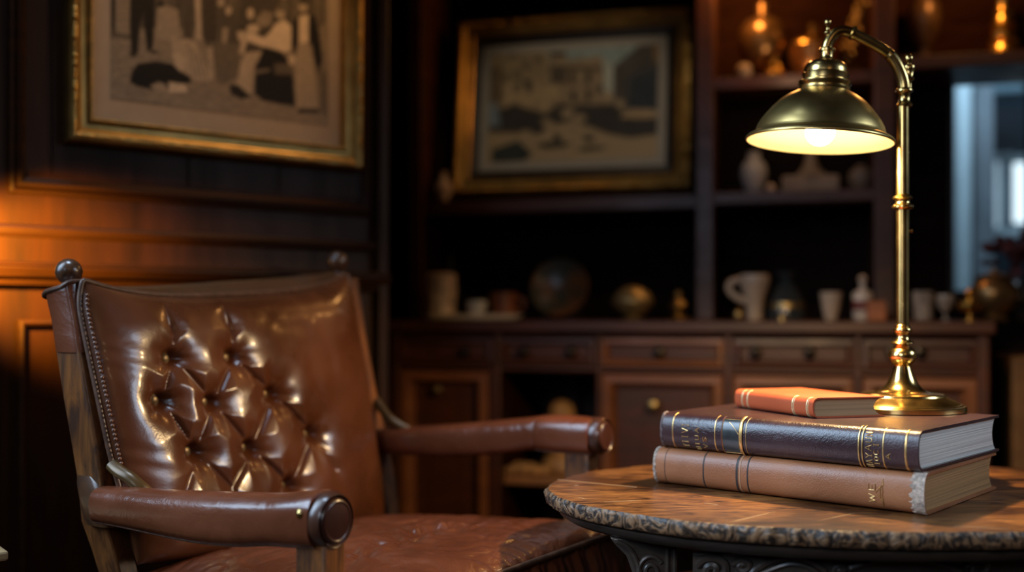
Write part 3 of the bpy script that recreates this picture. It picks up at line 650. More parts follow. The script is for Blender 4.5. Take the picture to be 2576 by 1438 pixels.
mb = MB(); rectframe(mb, TBW, a0+.045, a1-.045, zf0+.045, zf1-.045, [(0,po+.018),(.018,po+.014),(.019,po+.006)]); obj('slip', mb, BLACKW, fr2, smooth=0)
g0, g1, h0, h1 = a0+.062, a1-.062, zf0+.062, zf1-.062
mb = MB(); TBW.bar(mb, g0-.004, g1+.004, h0-.004, h1+.004, po, po+.006); obj('mat_board', mb, MATB2, fr2, smooth=0)
def town(X, Y):
    x = (X-1060)*2.663; y = Y*2.663
    C = np.zeros(X.shape+(3,)); C[:] = (.42,.31,.18)
    def put(pts, col, soft=8):
        nonlocal C
        a = soft_poly(x, y, pts, soft)[..., None]; n_ = (1+.35*(vnoise(x, y, 26, 5)-.5))[..., None]; C = C*(1-a)+np.array(col)*n_*a
    put([(400,200),(1650,200),(1650,620),(400,620)], (.30,.37,.345), 12); put([(1150,380),(1320,440),(1300,640),(1150,640)], (.50,.52,.44), 30)
    put([(440,330),(820,312),(845,350),(862,420),(862,745),(440,745)], (.32,.235,.135)); put([(540,560),(860,560),(860,740),(540,740)], (.44,.32,.18), 30)
    put([(440,440),(540,450),(545,690),(440,690)], (.16,.115,.07), 12)
    for wx, wy in ((610,360),(700,430),(640,500),(780,400),(640,590),(560,520)): put([(wx-24,wy-28),(wx+24,wy-28),(wx+24,wy+30),(wx-24,wy+30)], (.17,.125,.075), 10)
    put([(680,530),(740,540),(740,630),(710,620)], (.05,.045,.04))
    put([(860,360),(960,340),(975,400),(1060,395),(1070,370),(1100,390),(1205,370),(1222,470),(1222,745),(860,745)], (.33,.24,.145))
    put([(860,440),(975,440),(975,560),(870,560)], (.11,.085,.06)); put([(970,440),(1215,445),(1215,470),(970,468)], (.12,.09,.06))
    put([(865,345),(970,342),(970,380),(865,385)], (.10,.08,.06))
    for wx, wy in ((1010,510),(1120,510),(1020,640),(1120,630),(1200,600)): put([(wx-18,wy-36),(wx+18,wy-36),(wx+18,wy+48),(wx-18,wy+48)], (.09,.075,.055), 8)
    put([(850,570),(930,570),(930,660),(850,665)], (.46,.34,.19))
    put([(1286,445),(1500,270),(1600,236),(1600,745),(1286,720)], (.085,.075,.065)); put([(1400,520),(1600,440),(1600,760),(1380,745)], (.04,.05,.06), 40)
    put([(1540,250),(1600,240),(1600,420),(1570,420)], (.30,.18,.07), 18)
    put([(440,730),(560,720),(620,690),(700,720),(830,760),(940,690),(1010,720),(1060,700),(1180,700),(1300,690),(1340,740),(1420,790),(1600,780),(1600,900),(1400,925),(1260,900),(1150,860),(1020,820),(960,830),(860,830),(800,900),(700,895),(600,890),(470,890),(440,880)], (.055,.05,.045), 14)
    for wx, wy, r in ((980,760,44),(1060,790,40),(840,820,36),(1000,850,60),(700,900,40),(1120,880,40),(1240,640,46),(1330,690,36),(760,700,30)): put([(wx+r*math.cos(t),wy+r*.7*math.sin(t)) for t in np.linspace(0,6.28,12,endpoint=False)], (.40,.30,.18), 14)
    put([(1340,770),(1420,730),(1560,735),(1600,755),(1600,785),(1340,790)], (.42,.30,.17), 10)
    put([(470,1000),(560,970),(650,940),(745,1030),(690,1080),(470,1090)], (.045,.055,.05)); put([(750,970),(880,940),(1010,955),(960,990),(830,1000)], (.08,.07,.05)); put([(890,890),(930,900),(940,960),(890,950)], (.04,.04,.04))
    put([(1030,1000),(1120,975),(1250,980),(1200,1005),(1080,1015)], (.06,.055,.045)); put([(1080,905),(1160,910),(1160,945),(1085,945)], (.06,.055,.05))
    put([(440,690),(505,690),(530,840),(440,850)], (.22,.27,.30), 14)  # bluish window reflection painted into the print's left edge
    C = np.clip(C*1.7, .012, 1); return np.concatenate([C, np.ones(X.shape+(1,))], -1).reshape(-1, 4)
w_ = (g1-g0); b_ = .024
mb, colr = print_mesh(TBW, po+.0066, g0+b_, g1-b_, h0+b_*1.05, h1-b_*1.05, 220, 170, town)
obj('town_print', mb, vcol('town_print', .6, .2), fr2, smooth=0, attr=colr)
mb = MB(); TBW.bar(mb, g0-.003, g1+.003, h0-.003, h1+.003, po+.010, po+.012); obj('glass', mb, GLASS, fr2, smooth=0)
# small bright dot left of the town picture: a brass hook on the bookcase upright
# ================================================================== side table
TZ = .58; TC = Vector((.436, 1.352, 0)); TA, TB = .392, .272
tb = thing('side_table', 'rounded dark wooden side table with a worn edge and carved apron', 'table', (TC.x, TC.y, 0))
def ell(t, inset=0, z=0, jr=0): return Vector((TC.x+(TA-inset+jr)*math.cos(t), TC.y+(TB-inset+jr)*math.sin(t), z))
NS = 900
jn = np.zeros(NS); th = np.arange(NS)/NS*2*PI
for f_, a_ in ((7,.0012),(13,.0010),(29,.0008),(61,.0006),(97,.0006),(173,.0005)): jn += a_*np.sin(f_*th+rng.random()*6.28)
chips = rng.normal(0, .0005, NS)
TTm, nt, b, N, L = newmat('tabletop_wood')
tc = N('ShaderNodeTexCoord'); mp = N('ShaderNodeMapping'); mp.inputs['Scale'].default_value = (2.6, 10, 2.6); mp.inputs['Rotation'].default_value = (0,0,math.radians(-14)); L(tc.outputs['Object'], mp.inputs['Vector'])
nz = N('ShaderNodeTexNoise'); nz.inputs['Scale'].default_value = 5.0; nz.inputs['Detail'].default_value = 10; nz.inputs['Roughness'].default_value = .7; nz.inputs['Distortion'].default_value = 1.9; L(mp.outputs['Vector'], nz.inputs['Vector'])
rp = N('ShaderNodeValToRGB'); e = rp.color_ramp.elements; e[0].position = .38; e[0].color = (.030,.012,.005,1); e[1].position = .63; e[1].color = (.36,.15,.038,1); m_ = rp.color_ramp.elements.new(.47); m_.color = (.17,.066,.022,1)
L(nz.outputs['Fac'], rp.inputs['Fac'])
n2 = N('ShaderNodeTexNoise'); n2.inputs['Scale'].default_value = 5; n2.inputs['Detail'].default_value = 3; L(tc.outputs['Object'], n2.inputs['Vector'])
mx = N('ShaderNodeMix'); mx.data_type = 'RGBA'; mx.blend_type = 'MULTIPLY'; mx.inputs[0].default_value = .85; L(rp.outputs['Color'], mx.inputs[6]); 
r2 = N('ShaderNodeValToRGB'); r2.color_ramp.elements[0].position = .42; r2.color_ramp.elements[0].color = (.20,.16,.13,1); r2.color_ramp.elements[1].position = .56; L(n2.outputs['Fac'], r2.inputs['Fac']); L(r2.outputs['Color'], mx.inputs[7])
L(mx.outputs[2], b.inputs['Base Color']); b.inputs['Roughness'].default_value = .30; b.inputs['Coat Weight'].default_value = .15; b.inputs['Coat Roughness'].default_value = .25
bp = N('ShaderNodeBump'); bp.inputs['Strength'].default_value = .2; bp.inputs['Distance'].default_value = .002; L(nz.outputs['Fac'], bp.inputs['Height']); L(bp.outputs['Normal'], b.inputs['Normal'])
TEm, nt, b, N, L = newmat('tabletop_worn_edge')
tc = N('ShaderNodeTexCoord'); nz = N('ShaderNodeTexNoise'); nz.inputs['Scale'].default_value = 48; nz.inputs['Detail'].default_value = 6; nz.inputs['Distortion'].default_value = 3.6; L(tc.outputs['Object'], nz.inputs['Vector'])
rp = N('ShaderNodeValToRGB'); e = rp.color_ramp.elements; e[0].position = .44; e[0].color = (.028,.019,.014,1); e[1].position = .58; e[1].color = (.25,.14,.07,1); L(nz.outputs['Fac'], rp.inputs['Fac']); L(rp.outputs['Color'], b.inputs['Base Color']); b.inputs['Roughness'].default_value = .42
bp = N('ShaderNodeBump'); bp.inputs['Strength'].default_value = .7; bp.inputs['Distance'].default_value = .003; L(nz.outputs['Fac'], bp.inputs['Height']); L(bp.outputs['Normal'], b.inputs['Normal'])
mb = MB()
rows = [[ell(t, TA*.0+i_, TZ) for t in th] for i_ in (.27, .2, .1, .03, .006)]
# inner rows must stay inside the ellipse: scale instead of inset
rows = [[Vector((TC.x+TA*s_*math.cos(t), TC.y+TB*s_*math.sin(t), TZ)) for t in th] for s_ in (.001, .3, .6, .85, .96)]
rows.append([ell(t, .0035, TZ, jn[i]*.6+chips[i]*.6) for i, t in enumerate(th)])
mb.grid(rows, cu=True)
obj('tabletop', mb, TTm, tb, smooth=0)
mb = MB()
er = [[ell(t, .0035, TZ, jn[i]*.6+chips[i]*.6) for i, t in enumerate(th)]]
for ins_, z_, w_ in ((.0012, TZ-.0015, 1.0), (.0, TZ-.005, 1.2), (.0005, TZ-.011, 1.0), (.002, TZ-.0165, .8), (.006, TZ-.019, .4), (.02, TZ-.0195, .0)):
    er.append([ell(t, ins_, z_, jn[i]*w_+chips[(i*3+int(z_*9999)) % NS]*w_) for i, t in enumerate(th)])
er.append([Vector((TC.x+.001*math.cos(t), TC.y+.001*math.sin(t), TZ-.0195)) for t in th])
mb.grid(er, cu=True); obj('worn_edge', mb, TEm, tb, smooth=60, )
DKC = wood('carved_dark_wood', (.07,.054,.042), (.025,.019,.015), stretch=(3,3,8), rough=.36, coat=.15, bump=.3, scale=6)
NR = 240; tr = [i/NR*2*PI for i in range(NR)]
mb = MB(); mb.grid([[ell(t, i_, z_) for t in tr] for i_, z_ in ((.10,TZ-.0195),(.016,TZ-.0195),(.013,TZ-.023),(.016,TZ-.029),(.024,TZ-.034),(.030,TZ-.036),(.10,TZ-.036))], cu=True); obj('under_rim', mb, DKC, tb)
# seams and scratches on the top
def strip(p, q, w, mat, name='scratch'):
    mb = MB(); z = TZ
    a = P(*p, 1); bq = P(*q, 1)
    def on(pp):
        d = (CAMZ-z)*F/(pp[1]-HY); return P(pp[0], pp[1], d)
    a, bq = on(p), on(q); t = (bq-a).normalized(); s_ = Vector((-t.y, t.x, 0))*w
    n = 14; rows = []
    for i in range(n+1):
        c = a+(bq-a)*(i/n); ww = (0.15+.85*math.sin(PI*min(max(i/n,.04),.96)))*random.uniform(.6,1.2); rows.append([c-s_*ww+Vector((0,0,.0001)), c+Vector((0,0,.0004)), c+s_*ww+Vector((0,0,.0001))])
    mb.grid(rows); obj(name, mb, mat, tb)
SCR = plain('pale_scratch', (.42,.26,.13), rough=.4)
strip((1402,1206), (1602,1225), .0011, SCR); strip((1829,1315), (1950,1286), .0010, SCR); strip((2055,1310), (2150,1290), .0007, SCR)
strip((1520,1262), (1612,1258), .0005, SCR); strip((1772,1265), (1806,1269), .0007, SCR); strip((1445,1220), (1455,1221), .0006, SCR); strip((2400,1323), (2540,1330), .0005, SCR); strip((1455,1250),(1475,1256), .0006, SCR)
# carved apron panel
zAp0, zAp1 = TZ-.036, TZ-.14
mb = MB(); AI = .062
tA = [math.radians(a) for a in np.linspace(225, 328, 60)]
mb.loft([[ell(t, AI, zAp1), ell(t, AI, zAp0), ell(t, AI+.02, zAp0), ell(t, AI+.02, zAp1)] for t in tA]); ap = obj('apron', mb, DKC, tb, smooth=30)
mb = MB()
for c0, c1 in ((64,140),):
    tA2 = [math.radians(a) for a in np.linspace(c0, c1, 60)]
    mb.loft([[ell(t, AI, zAp1), ell(t, AI, zAp0), ell(t, AI+.02, zAp0), ell(t, AI+.02, zAp1)] for t in tA2])
obj('apron', mb, DKC, tb, smooth=30)
def on_apron(px, py, out=0.002):
    for t in np.linspace(math.radians(218), math.radians(345), 900):
        p = ell(t, AI-out, 0)
        if CX+F*p.x/p.y >= px: break
    return Vector((p.x, p.y, zat(py, p.y)))
def spiral(cx, cy, r0, turns, a0=0, dirn=1, n=40, r1=3):
    return [(cx+(r0+(r1-r0)*i/n)*math.cos(a0+dirn*turns*2*PI*i/n), cy+(r0+(r1-r0)*i/n)*.8*math.sin(a0+dirn*turns*2*PI*i/n)) for i in range(n+1)]
mb = MB()
def relief(path, r): mb.tube([on_apron(x, y, .001) for x, y in path], [r*.5]+[r]*(len(path)-2)+[r*.5], 8)
relief(spiral(1795, 1432, 42, 1.6, PI*1.05, 1), .0052); relief(spiral(1868, 1424, 24, 1.4, PI, 1), .0040)
relief(crom([(1845,1440),(1880,1452),(1900,1432),(1940,1410),(1990,1402),(2040,1412),(2080,1438)], 8), .0042)
relief(crom([(1860,1462),(1920,1440),(1985,1418),(2040,1430),(2072,1460)], 8), .003)
relief(spiral(2110, 1436, 18, 1.4, 0, -1), .0036); relief(crom([(2128,1430),(2200,1410),(2280,1404),(2360,1415),(2420,1440)], 8), .0042); relief(spiral(2460, 1428, 30, 1.5, PI, 1), .0045)
relief([(x, 1394-3*math.sin((x-1740)/800*PI)) for x in range(1742, 2576, 20)], .0018)
obj('carving', mb, DKC, ap)
# legs: a scrolled bracket head running into a curved leg
def leg(tdeg, sgn):
    t = math.radians(tdeg); c = ell(t, .075, 0); X = Vector((sgn, 0, 0)); Y = Vector((0, 1, 0)); zt_ = TZ-.036
    poly = [(-.058,0),(.020,0),(.020,-.06),(.018,-.16),(.024,-.32),(.040,-.46),(.052,-.544),(.012,-.544),(.000,-.46),(-.014,-.32),(-.022,-.16),(-.024,-.085),(-.028,-.05),(-.038,-.022),(-.050,-.010)]
    mb = MB(); mb.prism([c+X*x+Vector((0,0,zt_+z))-Y*.014 for x, z in poly], Y*.028)
    lg = obj('leg', mb, DKC, tb, smooth=25, bevel=.003)
    mb = MB()
    def R(path, r): mb.tube([c+X*x+Vector((0,0,zt_+z))-Y*.0145 for x, z in path], r, 8)
    R([(-.012+(.016-.011*i/30)*math.cos(.6+i/30*9), -.040+(.020-.014*i/30)*math.sin(.6+i/30*9)) for i in range(31)], .0028)
    R(crom([(-.050,-.004),(-.034,-.014),(-.024,-.036),(-.020,-.07),(-.018,-.12)], 8), .0028); R([(.008,0),(.008,-.05),(.007,-.12),(.006,-.17)], .003)
    R([(.016,0),(.016,-.05),(.015,-.12),(.014,-.17)], .003)
    obj('scroll_carving', mb, DKC, lg)
leg(213, 1); leg(337, -1); leg(116, 1); leg(58, -1)

# ================================================================== books
PAGE = lambda n, c: (lambda: None)
def pages_mat(name, col, sc=900):
    m, nt, b, N, L = newmat(name); tc = N('ShaderNodeTexCoord'); mp = N('ShaderNodeMapping'); mp.inputs['Scale'].default_value = (2,2,sc); L(tc.outputs['Object'], mp.inputs['Vector'])
    nz = N('ShaderNodeTexNoise'); nz.inputs['Scale'].default_value = 1; nz.inputs['Detail'].default_value = 3; L(mp.outputs['Vector'], nz.inputs['Vector'])
    r = N('ShaderNodeValToRGB'); r.color_ramp.elements[0].position = .3; r.color_ramp.elements[1].position = .62; r.color_ramp.elements[0].color = (*[c*.55 for c in col], 1); r.color_ramp.elements[1].color = (*col, 1)
    L(nz.outputs['Fac'], r.inputs['Fac']); L(r.outputs['Color'], b.inputs['Base Color']); b.inputs['Roughness'].default_value = .75
    bp = N('ShaderNodeBump'); bp.inputs['Strength'].default_value = .25; bp.inputs['Distance'].default_value = .001; L(nz.outputs['Fac'], bp.inputs['Height']); L(bp.outputs['Normal'], b.inputs['Normal']); return m
class Book:
    def __init__(s, name, label, corner, u, v, length, depth, thick, bulge, ct, cover, pages, over=.004, bands=()):
        s.c = Vector(corner); s.u = Vector(u).normalized(); s.v = Vector(v).normalized(); s.L = length; s.D = depth; s.T = thick; s.bul = bulge; s.bands = bands
        s.root = thing(name, label, 'book', s.c+s.u*(length/2)+s.v*(depth/2), None)
        nphi = 22; N_ = 120
        def sec(a, inset):
            b_ = s.bandh(a) if inset == 0 else 0
            pts = [s.at(a, s.D, s.T-inset)]
            pts += [s.at(a, s.D*.4, s.T-inset), s.at(a, bulge*1.2, s.T-inset)]
            for i in range(nphi+1):
                pts.append(s.sp(a, 1-i/nphi, b_-inset))
            pts += [s.at(a, bulge*1.2, inset), s.at(a, s.D*.4, inset), s.at(a, s.D, inset)]
            return pts
        mb = MB(); st = np.linspace(0, length, N_)
        O = [sec(a, 0) for a in st]; I = [sec(a, ct) for a in st]
        loops = [o+i[::-1] for o, i in zip(O, I)]
        mb.grid(loops, cu=True)
        for o, i in ((O[0], I[0]), (O[-1], I[-1])): mb.grid([o, i])
        s.cover = obj('cover', mb, cover, s.root, smooth=50)
        # page block
        def ps(a):
            pts = []; z0, z1 = ct, s.T-ct
            for i in range(13):
                ph = i/12; q = math.sin(PI*ph); pts.append(s.at(a, -bulge*.75*q**.7+ct+.001+ .001, z0+(z1-z0)*ph))
            for i in range(13):
                ph = 1-i/12; pts.append(s.at(a, s.D-over-.010*math.sin(PI*ph)**.8, z0+(z1-z0)*ph))
            return pts
        mb = MB(); mb.loft([ps(over), ps(length-over)]); s.pages = obj('pages', mb, pages, s.root, smooth=30)
    def at(s, a, w, z): return s.c+s.u*a+s.v*w+Vector((0,0,z))
    def bandh(s, a):
        return sum(h*math.exp(-((a-c)/w)**2) for c, w, h in s.bands)
    def sp(s, a, ph, off=0):
        th_ = PI*(ph-.5); sn, cs = math.sin(th_), max(math.cos(th_), 0)
        z = s.T/2+(s.T/2+off*abs(sn))*math.copysign(abs(sn)**.9, sn); w = s.bul*1.0-(s.bul*1.6+off)*cs**.6+.0
        if off < 0: w = s.bul-(s.bul*1.6)*cs**.6-off*cs; z = s.T/2+(s.T/2+off)*math.copysign(abs(sn)**.9, sn)
        return s.at(a, w, z)
    def a_of(s, px, ph=.5):
        lo, hi = 0, s.L
        for _ in range(40):
            m = (lo+hi)/2
            if proj(s.sp(m, ph))[0] > px: lo = m
            else: hi = m
        return lo
    def band(s, px, w, mat, name='band', off=.0004, p0=.04, p1=.96, jag=0):
        a = s.a_of(px); mb = MB(); n = 26; rows = []
        for i in range(n+1):
            ph = p0+(p1-p0)*i/n; rows.append([s.sp(a+d_*w*(1+jag*random.uniform(-1,1)), ph, s.bandh(a)+o_) for d_, o_ in ((-1,-.0),(-.5,off),(.5,off),(1,-.0))])
        mb.grid(rows); return obj(name, mb, mat, s.cover)
    GL = {'I':[[(.5,0),(.5,1)],[(.3,0),(.7,0)],[(.3,1),(.7,1)]], 'A':[[(.1,0),(.5,1),(.9,0)],[(.28,.4),(.72,.4)]], 'V':[[(.1,1),(.5,0),(.9,1)]], 'N':[[(.15,0),(.15,1),(.85,0),(.85,1)],[(.0,0),(.3,0)],[(.7,1),(1,1)]],
          'U':[[(.15,1),(.15,.2),(.35,0),(.65,0),(.85,.2),(.85,1)]], 'Y':[[(.1,1),(.5,.5),(.9,1)],[(.5,.5),(.5,0)],[(.3,0),(.7,0)]], 'T':[[(.5,0),(.5,1)],[(.1,1),(.9,1)]], 'S':[[(.85,.85),(.5,1),(.15,.75),(.85,.25),(.5,0),(.15,.15)]],
          'O':[[(.5,0),(.15,.25),(.15,.75),(.5,1),(.85,.75),(.85,.25),(.5,0)]], 'E':[[(.85,0),(.2,0),(.2,1),(.85,1)],[(.2,.5),(.7,.5)]], 'W':[[(0,1),(.25,0),(.5,.8),(.75,0),(1,1)]], 'H':[[(.2,0),(.2,1)],[(.8,0),(.8,1)],[(.2,.5),(.8,.5)]], 'F':[[(.2,0),(.2,1),(.85,1)],[(.2,.5),(.7,.5)]], 'C':[[(.85,.85),(.5,1),(.15,.75),(.15,.25),(.5,0),(.85,.15)]]}
    def text(s, txt, px, p0, p1, h, mat, r=.00055, flip=1):
        """letters read along the spine's thickness, tops towards the left end"""
        a = s.a_of(px); mb = MB(); n = len(txt); w = (p1-p0)/n
        for i, ch in enumerate(txt):
            for st in s.GL[ch]:
                path = []
                for k in range(len(st)-1):
                    for t in np.linspace(0, 1, 5, endpoint=(k == len(st)-2)):
                        x = st[k][0]+(st[k+1][0]-st[k][0])*t; y = st[k][1]+(st[k+1][1]-st[k][1])*t
                        path.append(s.sp(a+(y-.5)*h*flip, p0+w*(i+.08+.84*x), s.bandh(a)+.0004))
                mb.tube(path, r, 6)
        return obj('lettering', mb, mat, s.cover)
BROWNB = leather('brown_book_leather', (.38,.150,.060), (.25,.088,.032), rough=.46, coat=.08, wr=.12, wscale=30, grain=.35, gscale=600)
DARKB = leather('dark_book_leather', (.055,.022,.022), (.026,.012,.015), rough=.33, coat=.25, cr=.2, wr=.14, wscale=40, grain=.3, gscale=500)
REDB = leather('red_book_leather', (.55,.115,.040), (.44,.085,.030), rough=.45, coat=.05, wr=.05, grain=.2, gscale=700)
GILT = plain('gold_tooling', (.80,.52,.20), rough=.35, metal=.9, noise=.25, nscale=300)
GILTW = plain('pale_gold_tooling', (.80,.66,.36), rough=.4, metal=.6, noise=.3, nscale=300)
# brown book
Bc = Vector(((2330-CX)/F*1.170, 1.170, TZ+.0007)); Bl = Vector(((1653-CX)/F*1.400, 1.400, TZ+.0007))
u = (Bl-Bc); Lb = u.length; u.normalize(); v = Vector((-u.y, u.x, 0));  v = v if v.y > 0 else -v
b1 = Book('book', 'thick light brown leather book lying at the bottom of the stack on the side table', Bc, u, v, Lb, .238, .0455, .012, .003, BROWNB, pages_mat('warm_pages', (.46,.25,.09)), bands=())
GROV = plain('dark_groove', (.03,.02,.016), rough=.5)
for px, w in ((1672,.0006),(1769,.0011),(1853,.0016),(1880,.0011)): b1.band(px, w, GROV, 'tooled_line', .0003, .03, .97)
b1.band(1861, .0010, plain('tan_line', (.42,.24,.13), rough=.5), 'tooled_line', .0006, .03, .97)
mb = MB()
FRAY = plain('frayed_leather', (.42,.33,.26), rough=.8, noise=.5, nscale=200, bump=.8, bscale=300)
def fray(bk, a0, a1, name, mat=None, jit=1.0):
    mb = MB(); n = 60; rows = []
    for i in range(n+1):
        ph = .02+.96*i/n; j = (random.uniform(-.0022,.0022)+.0015*math.sin(i*.9))*jit; e0 = a0; e1 = a1+j*(1 if a1 > a0 else -1)
        rows.append([bk.sp(e0+(e1-e0)*q, ph, .0006+.0010*random.random()*(1-q)+(.0 if q < 1 else -.0008)) for q in np.linspace(0, 1, 7)])
    mb.grid(rows); obj(name, mb, mat or FRAY, bk.cover, smooth=60)
fray(b1, -.0008, .0150, 'frayed_end'); fray(b1, Lb+.0012, Lb-.0028, 'frayed_end', None, .3)
b1.text('WE', 2193, .30, .62, .0075, GILT, .00045); b1.text('A', 2212, .28, .66, .009, GILT, .00045)
mb = MB(); a_ = b1.a_of(2220); mb.tube([b1.sp(a_, p_, .0004) for p_ in np.linspace(.25,.68,8)], .00045, 6); obj('lettering', mb, GILT, b1.cover)
# dark book
z2 = TZ+.0470
Dc = Vector(((2316-CX)/F*1.173, 1.173, z2)); Dl = Vector(((1671-CX)/F*1.400, 1.400, z2))
u = (Dl-Dc); Ld = u.length; u.normalize(); v = Vector((-u.y, u.x, 0)); v = v if v.y > 0 else -v
tmpb = [(.0, 1, 0)]
b2 = Book('book', 'dark purple-brown leather book with gold bands in the middle of the stack', Dc, u, v, Ld, .252, .0455, .012, .003, DARKB, pages_mat('grey_pages', (.80,.78,.70)), bands=[])
b2.bands = [(b2.a_of(1866), .0035, .0016), (b2.a_of(2165), .0030, .0012)]
for px, w in ((1692,.0009),(1798,.0009),(1863,.0022),(2160,.0010),(2169,.0008),(2221,.0009),(2278,.0014)): b2.band(px, w, GILT, 'gold_band', .0005, .03, .97)
b2.band(1876, .0004, GILT, 'gold_band', .0004, .03, .97); b2.band(1814, .0006, plain('maroon_line', (.12,.04,.035), rough=.4), 'tooled_line', .0004)
# dark green label panel with gilt border
a0, a1 = b2.a_of(1817), b2.a_of(1859)
mb = MB(); mb.grid([[b2.sp(a0+(a1-a0)*q, .14+.68*i/16, .0005) for q in np.linspace(0,1,6)] for i in range(17)]); obj('label_panel', mb, plain('slate_label', (.030,.036,.038), rough=.28, noise=.5, nscale=60, coat=.3), b2.cover)
mb = MB(); mb.tube([b2.sp(a0, p_, .0006) for p_ in np.linspace(.14,.82,14)]+[b2.sp(a0+(a1-a0)*q, .82, .0006) for q in np.linspace(.1,.9,6)]+[b2.sp(a1, p_, .0006) for p_ in np.linspace(.82,.14,14)]+[b2.sp(a0+(a1-a0)*q, .14, .0006) for q in np.linspace(.9,.1,6)], .0004, 6, closed=True)
mb.tube([b2.sp(a0+(a1-a0)*q, .80-.28*q**1.5, .0007) for q in np.linspace(.35,.98,8)], .0003, 6)
obj('label_border', mb, GILT, b2.cover)
b2.text('IVIIY'[::-1], 1723, .20, .66, .0090, GILT, .0004); b2.text('NIUA', 1753, .14, .60, .0060, GILT, .00042); b2.text('VS', 1772, .20, .48, .0056, GILT, .00042)
b2.text('NAYAUN', 2185, .12, .78, .0075, GILT, .00042); b2.text('IOCI', 2204, .20, .60, .0056, GILT, .00042); b2.text('A', 2234, .34, .47, .005, GILT, .0004)
fray(b2, Ld+.0010, Ld-.002, 'frayed_end', plain('worn_dark_leather', (.10,.075,.075), rough=.6, noise=.6, nscale=120), .25)
# red book
z3 = z2+.0457
Rc = Vector(((2052-CX)/F*1.314, 1.314, z3)); Rl = Vector(((1855-CX)/F*1.470, 1.470, z3))
u = (Rl-Rc); Lr = u.length; u.normalize(); v = Vector((-u.y, u.x, 0)); v = v if v.y > 0 else -v
v = (v*math.cos(math.radians(-7))+u*math.sin(math.radians(7))*-1).normalized()
b3 = Book('book', 'small orange-red leather book with gilt lines on top of the stack', Rc, u, v, Lr, .096, .0250, .007, .0018, REDB, pages_mat('tan_pages', (.48,.32,.16), 700), over=.003)
for px, w in ((1866,.0012),(1879,.0012),(1992,.0009),(1996,.0007),(2028,.0009),(2032,.0006)): b3.band(px, w, GILTW, 'gold_band', .0004, .03, .97)
# ================================================================== desk lamp
LD = 1.425; K = LD/F; LX = (2270-CX)*K
lz = z3+.0001
def LP(px, py): return P(px, py, LD)
lamp = thing('desk_lamp', 'brass desk lamp with a bell shade glowing on the stacked books', 'lamp', (LX, LD, lz))
Lo = Vector((LX, LD, 0))
def lprof(pts, base=None):   # (r px, y px) -> metres
    return [(r*K, zat(y, LD)) for r, y in pts]
ybot = HY+(CAMZ-lz)/K
mb = MB(); mb.lathe(Lo, lprof([(0,ybot),(149,ybot),(151,ybot-1.5),(151,ybot-12),(149,ybot-14),(143,ybot-15),(140,ybot-18),(137,1013),(128,1007),(112,1000),(103,995),(101,991),(97,988.5),(70,986),(56,981),(46,974),(37,962),(30,948),(25,934),(21,921)]), seg=96); obj('base', mb, BRASSB, lamp, smooth=28)
mb = MB(); mb.lathe(Lo, lprof([(18,923),(20,919),(20,917),(26,912),(33,903),(35,894),(33,885),(28,878),(24,875),(22,873),(18,868),(17,865),(24,864),(29,862),(28,860),(20,857),(17,851),(15,843),(16,840),(20,837),(23,831),(22,826),(18,823),(19,820),(17,817),(15,815)]), seg=64); obj('stem', mb, BRASSB, lamp, smooth=50)
poleM = BRASS
mb = MB(); mb.lathe(Lo+Vector((1*K,0,0)), lprof([(15.5,820),(15.5,520),(15.3,400),(15,262)]), seg=48); obj('pole', mb, poleM, lamp)
mb = MB(); mb.lathe(Lo+Vector((1*K,0,0)), lprof([(15,528),(21,526),(26,522),(26,518),(20,514),(17.5,511),(17,504),(20,501),(24,498),(22,494),(16,490),(15,488)]), seg=48); obj('collar', mb, BRASSB, lamp, smooth=50)
mb = MB(); mb.lathe(Lo+Vector((5*K,0,0)), lprof([(14,270),(19,268),(20,264),(17,260),(14,257),(14,236),(17,233),(21,230),(21,226),(17,222),(13,220)]), seg=48); obj('collar', mb, BRASS, lamp, smooth=50)
arm_px = [(2275,228),(2272,204),(2263,178),(2249,152),(2230,131),(2200,112),(2166,94),(2140,82),(2118,78),(2101,84),(2088,99),(2081,115),(2079,128)]
path = crom([LP(*q) for q in arm_px], 8)
rr = [ (15.0 if i < 30 else 13.5)*K for i in range(len(path))]
mb = MB(); mb.tube(path, rr, 28); armo = obj('arm', mb, BRASS, lamp)
c_, c2_ = LP(2146, 83), LP(2140, 80.5); ax = (c2_-c_).normalized()
mb = MB(); mb.lathe(LP(2143,82), [(13*K,-7*K),(17*K,-6*K),(17.5*K,-1*K),(15.5*K,0),(17*K,2*K),(13*K,5*K)], ax, 32); obj('arm_ring', mb, BRASS, armo)
# finials
fo = LP(2082, 95); mb = MB(); mb.lathe(Vector((fo.x,fo.y,0)), lprof([(5,92),(10,83),(10,81),(5,78),(4,74),(3.2,68),(5,66),(7.5,62),(9,57),(7.5,51),(4,48.5),(0,48)]), seg=28); obj('finial', mb, BRASS, lamp, smooth=60)
fo = LP(2286, 200); mb = MB(); mb.lathe(Vector((fo.x,fo.y,0)), lprof([(8,232),(7,212),(7,205),(13,201),(14,198),(10,194),(14,176),(16,168),(13,164),(6,161),(6,158),(9,156),(10.5,150),(10,142),(6,137),(0,136)]), seg=28); obj('finial', mb, BRASS, lamp, smooth=60)
# switch knob
s0 = LP(2286, 581); mb = MB(); mb.lathe(s0, [(2.5*K,0),(2.5*K,5*K),(4.5*K,6*K),(4.5*K,9*K),(0,10*K)], Vector((1,0,0)), 16); obj('switch', mb, BRASSD, lamp)
